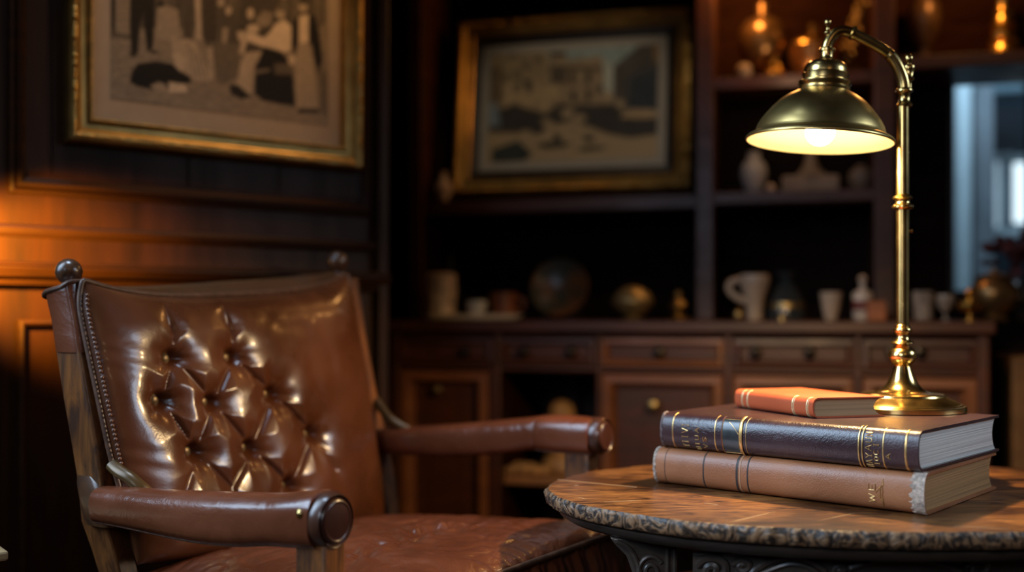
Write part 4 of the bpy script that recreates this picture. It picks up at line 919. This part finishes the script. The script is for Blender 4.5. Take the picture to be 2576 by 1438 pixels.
# shade
HX, HX2 = (2061-CX)*K, (2077-CX)*K
tilt = math.atan2((2078-2061), (357-124)); sax = Vector((math.sin(tilt)*.45, 0, math.cos(tilt)*.45)).normalized()
zr = zat(357, LD); So = Vector((HX, LD, zr))
def sprof(pts): return [(r*K, (357-y)*K) for r, y in pts]
mb = MB(); mb.lathe(So+Vector((0*K,0,0)), sprof([(181,357.5),(182,355),(180.5,351),(176,346.5),(170,343),(163,340),(160,337),(158,331),(154,319),(147,306),(137,292),(122,273),(104,255),(86,242),(66,231),(56,227)]), sax, 96, cap=False); shd = obj('shade', mb, BRASSS, lamp, smooth=50)
mb = MB(); mb.lathe(So+Vector((0*K,0,0)), sprof([(181,357.5),(178,358),(172,349),(158,339),(152,321),(134,295),(102,258),(60,232),(0,230)]), sax, 96, cap=False); obj('shade_lining', mb, WHITE, shd)
mb = MB(); mb.lathe(So+Vector((3*K,0,0)), sprof([(62,233),(64,229),(64,222),(61,220),(62,216),(65,212),(65,207),(60,204),(56,202),(57,192),(58,188),(54,185),(53.5,176),(50,166),(43,158),(32,153),(20,151),(16.5,148),(15.5,140),(16,131),(20,129),(20.5,124),(18,121),(14.5,119)]), sax, 64); obj('socket_cap', mb, BRASS, shd, smooth=45)
mb = MB(); bc = So+Vector((2*K,0,27*K)); mb.ball(bc, 36*K, Vector((0,0,1)), 1, 32, 18); obj('bulb', mb, BULB, lamp)
mb = MB(); mb.lathe(bc, [(16*K,30*K),(16*K,100*K)], seg=24); obj('lamp_holder', mb, BRASSD, lamp)

# ================================================================== armchair
N0 = P(832, 1308, 1.12); FAf = P(1512, 1096, 1.60)
Lv = Vector((FAf.x-N0.x, FAf.y-N0.y, 0)).normalized(); Fv = Vector((Lv.y, -Lv.x, 0)); UP = Vector((0,0,1))
ch = thing('armchair', 'brown leather button-tufted armchair with padded arms and ball finials', 'armchair', (-.22, 1.42, 0))
def d_line(px, o, f):
    k = (px-CX)/F; t = (k*o.y-o.x)/(f.x-k*f.y); return o.y+t*f.y
# --- back cushion
Wb, Hb = .56, .40
LEd = [(0,345,1420,1.335),(.18,318,1292,1.335),(.378,276,1150,1.338),(.574,246,1010,1.345),(.784,214,860,1.355),(.924,194,760,1.362),(1,206,706,1.368)]
REd = [(0,962,1335,1.80),(.157,955,1232,1.80),(.31,940,1130,1.80),(.51,922,1000,1.805),(.70,903,880,1.81),(.87,884,770,1.82),(1,872,690,1.83)]
def edge(E, vv):
    vs_ = [e[0] for e in E]; return P(np.interp(vv, vs_, [e[1] for e in E]), np.interp(vv, vs_, [e[2] for e in E]), np.interp(vv, vs_, [e[3] for e in E]))
LS = [edge(LEd, t) for t in np.linspace(0, 1, 41)]; RS = [edge(REd, t) for t in np.linspace(0, 1, 41)]
def smooth_line(ps, it=3):
    ps = list(ps)
    for _ in range(it): ps = [ps[0]]+[(ps[i-1]+ps[i]*2+ps[i+1])*.25 for i in range(1, len(ps)-1)]+[ps[-1]]
    return ps
LS, RS = smooth_line(LS), smooth_line(RS)
def li(ps, t):
    x = min(max(t, 0), 1)*(len(ps)-1); i = min(int(x), len(ps)-2); f = x-i; return ps[i]*(1-f)+ps[i+1]*f
def base_pt(uu, vv):
    l, r = li(LS, vv), li(RS, vv); p = l*(1-uu)+r*uu
    sag = .027*(1-abs(2*uu-1)**3.2); return p-UP*(sag*vv**3)
def bulge(uu, vv):
    eu = max(0, 1-abs(2*uu-1)**5); ev = max(0, 1-abs(2*vv-1)**7)
    return .046*(eu**.55)*(ev**.45)
def surf0(uu, vv): return base_pt(uu, vv)+Fv*bulge(uu, vv)
def inv(px, py):
    uu, vv = .5, .5
    for _ in range(60):
        p = proj(surf0(uu, vv)); e = np.array([px-p[0], py-p[1]])
        if np.abs(e).max() < .2: break
        pu = proj(surf0(uu+.002, vv)); pv = proj(surf0(uu, vv+.002))
        J = np.array([[pu[0]-p[0], pv[0]-p[0]], [pu[1]-p[1], pv[1]-p[1]]])/.002
        dlt = np.linalg.solve(J, e); uu = float(np.clip(uu+.7*dlt[0], .01, .99)); vv = float(np.clip(vv+.7*dlt[1], .01, .99))
    return uu, vv
BT = [(452,902),(603,899),(427,1010),(551,1014),(704,993),(801,1094),(510,1139),(650,1130),(748,1226)]
BUV = [inv(*q) for q in BT]
SEG = [(0,3),(3,7),(7,8),(1,4),(4,5),(2,6),(0,2),(1,3),(3,6),(4,7),(5,8)]
XTRA = [((510,1139),(600,1235)),((650,1130),(596,1230)),((452,902),(446,830)),((446,830),(405,752)),((603,899),(594,830)),((594,830),(548,752)),((748,1226),(800,1300)),((510,1139),(470,1250)),((801,1094),(850,1180))]
segs = [(BUV[a], BUV[b_], 1.0) for a, b_ in SEG]
for i, (a, b_) in enumerate(XTRA): segs.append((inv(*a), inv(*b_), .75 if i < 6 else .5))
NU, NV = 230, 190
U, V = np.meshgrid(np.linspace(0, 1, NU), np.linspace(0, 1, NV)); A_ = U*Wb; B_ = V*Hb
dep = np.zeros(U.shape)
for (bu, bv) in BUV:
    dx, dy = A_-bu*Wb, B_-bv*Hb; r = np.hypot(dx, dy); th_ = np.arctan2(dy, dx)
    g_ = .020*np.exp(-(r/.012)**2)+.016*np.exp(-(r/.034)**2); dep = np.maximum(dep, g_)
    dep += .0009*np.sin(7*th_+bu*40)*np.exp(-((r-.022)/.016)**2)
def segdist(p, q):
    ax, ay, bx_, by = p[0]*Wb, p[1]*Hb, q[0]*Wb, q[1]*Hb; l2 = (bx_-ax)**2+(by-ay)**2
    t = np.clip(((A_-ax)*(bx_-ax)+(B_-ay)*(by-ay))/l2, 0, 1); return np.hypot(A_-ax-t*(bx_-ax), B_-ay-t*(by-ay))
for p, q, w in segs:
    d_ = segdist(p, q); dep = np.maximum(dep, w*(.0065*np.exp(-(d_/.0035)**2)+.0085*np.exp(-(d_/.016)**2)))
dep -= .0
# puckers along the left and lower right edges, soft rolls
dep += .0022*np.sin(V*58+3*np.sin(V*17)+U*30)*np.exp(-U/.05)*np.clip(U/.012, 0, 1)
dep += .0018*np.sin(V*40+U*60)*np.exp(-(1-U)/.05)*np.clip((1-U)/.012, 0, 1)*(V < .55)
dep += .004*(vnoise(A_*1000, B_*1000, 70, 11)-.5)+.0016*(vnoise(A_*1000, B_*1000, 24, 12)-.5)
rows = []
for i in range(NV):
    r = []
    for j in range(NU):
        uu, vv = U[i,j], V[i,j]; fade = min(1, 8*min(uu, 1-uu), 8*min(vv, 1-vv)+.0)
        r.append(base_pt(uu, vv)+Fv*(bulge(uu, vv)-dep[i,j]*fade))
    rows.append(r)
BKT = .045
mb = MB(); mb.grid(rows)
per = [rows[0][j] for j in range(NU)]+[rows[i][NU-1] for i in range(1, NV)]+[rows[NV-1][j] for j in range(NU-2, -1, -1)]+[rows[i][0] for i in range(NV-2, 0, -1)]
cb = sum(per, Vector())/len(per)
pin = [p-Fv*.012+(cb-p)*.03 for p in per]; pbk = [p-Fv*BKT+(cb-p)*.10 for p in per]
mb.grid([per, pin, pbk], cu=True); mb.add(pbk, [list(range(len(per)))])
back = obj('backrest', mb, LEAB, ch, smooth=70)
for (bu, bv) in BUV:
    i, j = int(round(bv*(NV-1))), int(round(bu*(NU-1))); p = rows[i][j]
    mb = MB(); mb.ball(p+Fv*.0035, .0068, (Fv+UP*.1), .55, 20, 10); obj('button', mb, plain('button_brass', (.20,.13,.055), rough=.4, metal=.6) if 'button_brass' not in bpy.data.materials else bpy.data.materials['button_brass'], back)
# piping along left, top and right edges
pp = [rows[i][0] for i in range(30, NV, 3)]+[rows[NV-1][j] for j in range(0, NU, 3)]+[rows[i][NU-1] for i in range(NV-1, 10, -3)]
mb = MB(); mb.tube([p+Fv*.002-Lv*.0005+UP*.0015 for p in smooth_line(pp, 2)], .0036, 10); obj('piping', mb, WELT, back)
mb = MB()
lp = [rows[i][0] for i in range(NV)]
for t in np.linspace(.36, .955, 36):
    i = int(t*(NV-1)); p = rows[i][2]; mb.ball(p-Lv*.0010+Fv*.003, .0025, Fv, .9, 8, 6)
obj('stitching', mb, plain('stitch_thread', (.15,.065,.035), rough=.35, coat=.3), back)
# --- back posts
def loft_post(pts, fw, lw, name, mat, bevel=.003, parent=ch):
    secs = [[c+Fv*(a*fw/2*s_)+Lv*(b_*lw/2*s_) for a, b_ in ((-1,-1),(1,-1),(1,1),(-1,1))] for c, s_ in pts]
    mb = MB(); mb.loft(secs); return obj(name, mb, mat, parent, smooth=30, bevel=bevel)
lpx = [(174,722,1.386,1),(190,860,1.374,1),(214,1000,1.366,1.02),(237,1120,1.362,1.05),(254,1215,1.362,1.08),(262,1310,1.372,1.08),(283,1380,1.372,1.0),(302,1450,1.372,.95)]
pts = [(P(x, y, d), s_) for x, y, d, s_ in lpx]
last = pts[-1][0]; pts += [(Vector((last.x+.01, last.y-.005, .2)), .9), (Vector((last.x-.02, last.y+.02, 0)), .8)]
post_l = loft_post(pts, .048, .030, 'back_post', CHW)
secs = []
for x, y, d, s_ in ((166,728,1.384,1.14),(170,745,1.382,1.12),(181,800,1.378,1.08),(188,850,1.374,1.06),(193,885,1.372,1.04)):
    c = P(x, y, d); ring_ = []
    for q in range(20):
        an = 2*PI*q/20; ca, sa = math.cos(an), math.sin(an); e_ = .45
        ring_.append(c+Fv*(math.copysign(abs(ca)**e_, ca)*.0245*s_)+Lv*(math.copysign(abs(sa)**e_, sa)*.016*s_)+UP*((.010*ca) if y < 740 else 0))
    secs.append(ring_)
mb = MB(); mb.loft(secs); cov = obj('post_cover', mb, LEA, ch, smooth=60)
mb = MB(); mb.tube([p for p in secs[0]], .0032, 8, closed=True); obj('cover_lip', mb, WELT, cov)
rpx = [(866,700,1.875,1),(885,840,1.865,1),(915,1000,1.855,1),(940,1120,1.85,1.05),(955,1200,1.85,1.1),(968,1290,1.85,1.0)]
pts = [(P(x, y, d), s_) for x, y, d, s_ in rpx]; last = pts[-1][0]; pts += [(Vector((last.x+.01, last.y, .2)), .9), (Vector((last.x-.01, last.y+.03, 0)), .8)]
loft_post(pts, .040, .030, 'back_post', CHW)
FINW = wood('finial_wood', (.13,.055,.024), (.03,.014,.008), stretch=(3,3,3), rough=.3, coat=.5, scale=14, pos=(.38,.62), bump=.05)
def finial(px, py, r, d, yb):
    k = d/F; o = P(px, py, d); R_ = r*k; dn = (yb-py)*k
    mb = MB(); mb.lathe(o, [(0,R_),(R_*.35,R_*.937),(R_*.68,R_*.733),(R_*.92,R_*.39),(R_,0),(R_*.92,-R_*.39),(R_*.70,-R_*.714),(R_*.46,-R_*.888),(R_*.42,-R_*.95),(R_*.60,-R_*1.0),(R_*.74,-R_*1.08),(R_*.78,-R_*1.2),(R_*.70,-dn)][::-1], (UP-Fv*.06), 40); return obj('finial', mb, FINW, ch, smooth=60)
finial(173, 683, 33.5, 1.392, 735); finial(849, 658, 26.5, 1.875, 712)
# top rail
tp = crom([P(x, y, d) for x, y, d in ((190,745,1.40),(300,752,1.475),(420,748,1.555),(560,737,1.645),(700,727,1.74),(800,716,1.81),(862,708,1.865))], 6)
tp = [p-Fv*.012 for p in tp]
mb = MB(); mb.loft([[p-Fv*.011+UP*-.02, p+Fv*.011+UP*-.02, p+Fv*.011+UP*.014, p+UP*.018, p-Fv*.011+UP*.014] for p in tp]); obj('top_rail', mb, wood('rail_wood', (.14,.06,.02), (.07,.028,.01), stretch=(3,3,12), rough=.4), ch, smooth=50)
mb = MB(); mb.loft([[p-Fv*.008+UP*-.30, p+Fv*.004+UP*-.30, p+Fv*.004+UP*-.02, p-Fv*.008+UP*-.02] for p in tp[5:-4]]); obj('back_board', mb, CHW, ch, smooth=30)

# --- arms
def arm_loft(stn, o, hw, name_parent, nseg=36, ex=.62):
    secs = []
    pts = []
    for x, y, h in stn:
        d = d_line(x, o, Fv); pts.append((P(x, y, d), h*d/F))
    dense = crom([(p.x, p.y, p.z, r_, hw[i] if isinstance(hw, list) else hw) for i, (p, r_) in enumerate(pts)], 14)
    dense = [np.array(q) for q in dense]
    for q in dense:
        c = Vector(q[:3]); ring_ = []
        for j in range(nseg):
            an = 2*PI*j/nseg; ca, sa = math.cos(an), math.sin(an); e_ = ex if sa > 0 else ex*.75
            ring_.append(c+Lv*(math.copysign(abs(ca)**e_, ca)*q[4])+UP*(math.copysign(abs(sa)**ex, sa)*q[3]))
        secs.append(ring_)
    return secs
na = [(262,1266,44),(300,1270,46),(360,1278,50),(450,1290,57),(540,1299,63),(620,1303,65),(700,1303,63),(752,1302,67),(800,1302,70),(822,1303,70)]
secs = arm_loft(na, N0, [.022,.023,.024,.0255,.027,.0275,.0275,.0285,.0290,.0290], None, ex=.72)
mb = MB(); mb.loft(secs); arm1 = obj('armrest', mb, LEA, ch, smooth=70)
low = int(36*.64)
mb = MB(); mb.tube(smooth_line([s_[low+2] for s_ in secs], 2), .0017, 8); obj('welt', mb, WELT, arm1)
def cap(o, R_, mat_parent, fz=1.0):
    mb = MB(); mb.lathe(o, [(R_*1.0,-.020),(R_*1.02,-.004),(R_*1.0,.003),(R_*.93,.007),(R_*.85,.005),(R_*.82,.000)], Fv, 48, ref=Lv, fx=.95); c1 = obj('cap_rim', mb, LEAD, mat_parent, smooth=60)
    mb = MB(); mb.lathe(o, [(R_*.83,-.002),(R_*.82,.005),(R_*.77,.0085),(R_*.69,.0095),(R_*.66,.0088),(R_*.6,.0092),(0,.0095)], Fv, 48, ref=Lv, fx=.95); obj('end_cap', mb, LEAC, mat_parent, smooth=60)
cap(N0+Fv*.001, .0295, arm1)
# stud
def on_arm(secs, px, py):
    best = min((( (proj(p)[0]-px)**2+(proj(p)[1]-py)**2+ (1e9 if (p-Vector((0,0,0))).dot(Lv) > 0.9e9 else 0), i, j) for i, s_ in enumerate(secs) for j, p in enumerate(s_) if True and (p - sum((q for q in s_), Vector())/len(s_)).dot(Lv) < 0), key=lambda t: t[0])
    return secs[best[1]][best[2]]
sp_ = on_arm(secs, 752, 1297); mb = MB(); mb.ball(sp_, .0040, -Lv, .6, 16, 9); mb.lathe(sp_, [(.0046,-.001),(.0048,.0006),(.004,.001)], -Lv, 20); obj('stud', mb, BRASS, arm1)
# joint of near arm and post
secsJ = []
for x, y, d, f_, l_ in ((238,1192,1.366,.020,.016),(246,1215,1.362,.026,.018),(256,1255,1.356,.0275,.019),(264,1290,1.356,.026,.018),(270,1318,1.358,.024,.017)):
    c = P(x, y, d); secsJ.append([c+Fv*(math.copysign(abs(math.cos(a))**.5, math.cos(a))*f_)+Lv*(math.copysign(abs(math.sin(a))**.5, math.sin(a))*l_) for a in np.linspace(0, 2*PI, 20, endpoint=False)])
mb = MB(); mb.loft(secsJ); obj('arm_joint', mb, wood('worn_joint', (.13,.055,.022), (.035,.016,.010), stretch=(6,6,6), rough=.35, coat=.3, scale=7), ch, smooth=60)
mb = MB(); mb.tube(crom([P(282,1168,1.335), P(300,1185,1.325), P(325,1200,1.318), P(350,1222,1.315), P(372,1240,1.318)], 6), .0085, 14, flat=.7); obj('bracket', mb, plain('olive_brass_bracket', (.10,.055,.018), rough=.3, metal=.3, noise=.3), ch)
fa = [(952,1106,28),(975,1107,32),(1055,1107,37),(1148,1106,41),(1273,1097,43),(1345,1089,42),(1362,1087,42),(1366,1087,40),(1371,1087,43.5),(1420,1089,46),(1480,1094,46),(1500,1096,45)]
secs2 = arm_loft(fa, FAf, [.020,.022,.0245,.0265,.0275,.0275,.0275,.026,.0285,.030,.030,.0290], None, ex=.72)
mb = MB(); mb.loft(secs2); arm2 = obj('armrest', mb, LEA, ch, smooth=70)
mb = MB(); mb.tube(smooth_line([s_[low+2] for s_ in secs2[78:]], 1), .0016, 8); obj('welt', mb, WELT, arm2)
cap(FAf+Fv*.001, .0275, arm2)
mb = MB(); mb.tube(crom([P(948,1008,1.845), P(962,1030,1.83), P(985,1056,1.81), P(1010,1072,1.80), P(1030,1082,1.795)], 6), .008, 12, flat=.7); obj('bracket', mb, bpy.data.materials['olive_brass_bracket'], ch)
# arm posts / front legs
def front_post(px, ytop, o, b_back):
    d = d_line(px, o, Fv); c = P(px, ytop, d); c0 = Vector((c.x, c.y, 0))
    pts = [(Vector((c.x, c.y, c.z)), 1.0), (c0+UP*.30, 1.0), (c0+UP*.22, .95), (c0, .75)]
    return loft_post([(p, s_) for p, s_ in pts], .042, .032, 'front_leg', CHW)
front_post(806, 1352, N0, 0); front_post(1462, 1128, FAf, 0)
# --- seat
def SP(a, b_, z): return Vector((N0.x, N0.y, 0))+Fv*a+Lv*b_+UP*z
SA0, SA1, SB0, SB1 = -.385, .062, .026, .528
NA, NB = 150, 150; zf, zr_ = .492, .462
WR = [(1021,1376),(1086,1343),(1164,1341),(915,1413),(1060,1356)]
def seat_ab(px, py):
    a, b_ = -.1, .25
    for _ in range(40):
        p = proj(SP(a, b_, .50)); e = np.array([px-p[0], py-p[1]]); pa = proj(SP(a+.002, b_, .50)); pb = proj(SP(a, b_+.002, .50))
        J = np.array([[pa[0]-p[0], pb[0]-p[0]], [pa[1]-p[1], pb[1]-p[1]]])/.002; dl = np.linalg.solve(J, e); a += float(dl[0]); b_ += float(dl[1])
    return a, b_
WAB = [seat_ab(*q) for q in WR]
AA, BB = np.meshgrid(np.linspace(0, 1, NA), np.linspace(0, 1, NB), indexing='ij')
Am = SA0+(SA1-SA0)*AA; Bm = SB0+(SB1-SB0)*BB
dome = (np.clip(1-np.abs(2*AA-1)**4, 0, 1)**.6)*(np.clip(1-np.abs(2*BB-1)**4, 0, 1)**.6)
H = zr_+(zf-zr_)*AA+.030*dome
for (a, b_) in WAB:
    r = np.hypot(Am-a, Bm-b_); th_ = np.arctan2(Bm-b_, Am-a)
    H += -.010*np.exp(-(r/.018)**2)*dome+.0022*np.sin(8*th_+a*50)*np.exp(-((r-.03)/.03)**2)*dome
H += .005*(vnoise(Am*1000+500, Bm*1000, 60, 21)-.5)*dome+.0025*(vnoise(Am*2200+500, Bm*800, 34, 22)-.5)*dome
wx = Am*1000+30*vnoise(Am*1000, Bm*1000, 50, 31); wy = Bm*1000+30*vnoise(Am*1000, Bm*1000, 50, 32)
H -= .0035*(1-np.abs(2*vnoise(wx*1.5+400, wy*.6+90, 42, 24)-1))**7*dome+.0018*(1-np.abs(2*vnoise(wx*2.2, wy*1.1, 30, 25)-1))**8*dome
H += .0022*np.sin(BB*70+4*np.sin(BB*13))*np.exp(-(1-AA)/.06)*np.clip((1-AA)/.01, 0, 1)
rows = [[SP(Am[i,j], Bm[i,j], H[i,j]) for j in range(NB)] for i in range(NA)]
mb = MB(); mb.grid(rows)
ridx = [(0,j) for j in range(NB)]+[(i,NB-1) for i in range(1,NA)]+[(NA-1,j) for j in range(NB-2,-1,-1)]+[(i,0) for i in range(NA-2,0,-1)]
per = [rows[i][j] for i, j in ridx]; cen = SP((SA0+SA1)/2, (SB0+SB1)/2, 0)
sk = []
for k_, (dz, outp) in enumerate(((0,0),(-.012,.004),(-.03,.010),(-.06,.012),(-.09,.009),(-.112,0))):
    sk.append([p+UP*dz+(Vector((p.x-cen.x, p.y-cen.y, 0)).normalized())*(outp+(.003*math.sin(q*.45)+.002*math.sin(q*1.1))*(1 if 0 < k_ < 5 else 0)) for q, p in enumerate(per)])
mb.grid(sk, cu=True); mb.add(sk[-1], [list(range(len(per)))])
seat = obj('seat_cushion', mb, LEAS, ch, smooth=70)
mb = MB(); mb.tube([p+UP*.001 for p in per[::3]], .0042, 10, closed=True); obj('piping', mb, WELT, seat)
mb = MB(); mb.hexa([SP(a, b_, z) for z in (.27, .35) for a, b_ in ((SA0-.0,SB0-.02),(SA1-.03,SB0-.02),(SA1-.03,SB1+.02),(SA0-.0,SB1+.02))]); obj('seat_frame', mb, CHW, ch, smooth=0, bevel=.004)

# ================================================================== cream stand at the lower left corner
CRM = plain('cream_paint', (.42,.28,.13), rough=.5, noise=.12, nscale=30)
cc = P(22, 1385, 1.30); zt_ = cc.z; half = .115
ctr = Vector((cc.x-half*1.2, 1.33, 0)); ang = math.radians(38)
Xc, Yc = Vector((math.cos(ang), math.sin(ang), 0)), Vector((-math.sin(ang), math.cos(ang), 0))
far = max(((Xc*sx+Yc*sy)*half for sx in (-1,1) for sy in (-1,1)), key=lambda q: q.x/(ctr.y+q.y)+(0))
ctr = Vector((cc.x-far.x, cc.y-far.y, 0))
st = thing('plant_stand', 'corner of a cream painted wooden stand at the lower left edge', 'stand', ctr)
mb = MB(); mb.box(ctr+UP*(zt_-.006), half, half, .006, Xc, Yc); obj('top', mb, CRM, st, smooth=0, bevel=.003)
mb = MB()
for z0_, w_ in ((zt_-.012, .93), (zt_-.10, .90)): pass
mb.loft([[ctr+Xc*(sx*half*w_)+Yc*(sy*half*w_)+UP*z for sx, sy in ((-1,-1),(1,-1),(1,1),(-1,1))] for z, w_ in ((0,.86),(.06,.80),(zt_-.12,.78),(zt_-.06,.88),(zt_-.012,.93))]); obj('body', mb, CRM, st, smooth=0, bevel=.004)

# ================================================================== lights
R_ = math.radians
UPV = Vector((0,0,1))
def area(name, loc, target, sx, sy, energy, col, spread=None):
    l = bpy.data.lights.new(name, 'AREA'); l.shape = 'RECTANGLE'; l.size = sx; l.size_y = sy; l.energy = energy; l.color = col
    o = bpy.data.objects.new(name, l); COL.objects.link(o); o.location = loc
    o.rotation_euler = (Vector(target)-Vector(loc)).to_track_quat('-Z', 'Y').to_euler()
    if spread: l.spread = spread
    return o
mb = MB(); rf = [(-.85,1.05),(-.30,1.05),(-.30,1.45),(-.85,1.45)]
mb.loft([[Vector((-.575+(x+.575)*k_, 1.25+(y-1.25)*k_, z)) for x, y in rf] for k_, z in ((1.0,CEIL-.04),(1.12,CEIL-.04),(1.12,CEIL-.001),(1.0,CEIL-.001))], cap=False); struct('window_5', mb, BLACKW, smooth=0)
area('daylight_skylight', (-.575, 1.25, CEIL-.02), (-.575, 1.25, 0), .55, .40, 2.3, (.55,.75,1.0), R_(60)).rotation_euler = (0, 0, 0)
area('rear_west_fill', (XW+.16, (VY0+VY1)/2, (WZ0+WZ1)/2), (.25, 1.2, .55), 1.0, .6, 2.2, (.58,.76,1.0), R_(55))  # added cool fill from behind for the table apron and book spines
area('daylight_east_window', (2.40, .85, 1.6), (.45, 1.3, .62), 1.0, 1.0, 1.8, (.60,.77,1.0), R_(34))
area('daylight_west_window', (XW+.10, (WY0+WY1)/2, (WZ0+WZ1)/2), (0, 1.12, .80), .64, 1.35, 8.5, (.55,.75,1.0), R_(80))
def point(name, loc, e, col, r=.02):
    l = bpy.data.lights.new(name, 'POINT'); l.energy = e; l.color = col; l.shadow_soft_size = r
    o = bpy.data.objects.new(name, l); COL.objects.link(o); o.location = loc; return o
def spot(name, loc, tgt, e, col, ang, blend=.5, r=.02):
    l = bpy.data.lights.new(name, 'SPOT'); l.energy = e; l.color = col; l.spot_size = math.radians(ang); l.spot_blend = blend; l.shadow_soft_size = r
    o = bpy.data.objects.new(name, l); COL.objects.link(o); o.location = loc; o.rotation_euler = (Vector(tgt)-Vector(loc)).to_track_quat('-Z', 'Y').to_euler(); return o
# shelf lights of the bookcase's lit top compartments
p = BW.pt(BW.s_of(1880,.2), zCs+.27, .27); point('shelf_light', p, 3.2, (1,.46,.13), .015)
p = BW.pt(BW.s_of(2440,.2), zDs+.25, .29); point('shelf_light', p, 2.2, (1,.46,.13), .015)
spot('picture_fill', BW.pt(BW.s_of(1740,.4), 2.05, 1.25), BW.pt(BW.s_of(1438,.15), 1.27, .15), 8.5, (1,.82,.60), 31, .7, .03)  # unseen spot added to brighten the town picture
spot('desk_lamp_beam', bc-UPV*(37*K), bc-UPV*1.0, 27, (1,.66,.31), 172, .35, .016)
spot('standing_lamp', (-.75, -.55, 1.55), (.36, 1.25, .66), 15, (1,.63,.33), 34, .8, .07)
p = BW.pt(BW.s_of(1990,.2), zBs+.24, .33); point('shelf_light', p, .45, (1,.66,.38), .03)  # added fill that brightens the middle shelf ornaments
# small warm wall lamp out of frame on the left
wl = LW.pt(LW.s_of(-210), zl(0, 600), .16); spot('wall_lamp', wl, LW.pt(LW.s_of(60), zl(0, 660), 0), 46, (1,.47,.05), 70, .7, .02)
point('rear_fill', (.7, -1.6, 2.2), 5, (1,.66,.36), .10)  # added warm fill, lights the rear wall for reflections in the brass
spot('picture_fill', LW.pt(LW.s_of(860), 1.95, .42), LW.pt(LW.s_of(560), 1.34, 0), 15, (1,.56,.23), 48, .8, .03)  # unseen spot added to lift the crowd photograph and its mat
# daylight in the annex
ap_ = BW.pt(BW.s_of(2440,-.6), 1.9, -.35); area('daylight_annex', ap_, BW.pt(BW.s_of(2470,-1), 1.0, -1.0), .5, .5, 8.0, (.55,.8,1))
w = bpy.data.worlds.new('world'); scene.world = w; w.use_nodes = True
w.node_tree.nodes['Background'].inputs['Color'].default_value = (.4,.55,.8,1); w.node_tree.nodes['Background'].inputs['Strength'].default_value = .02
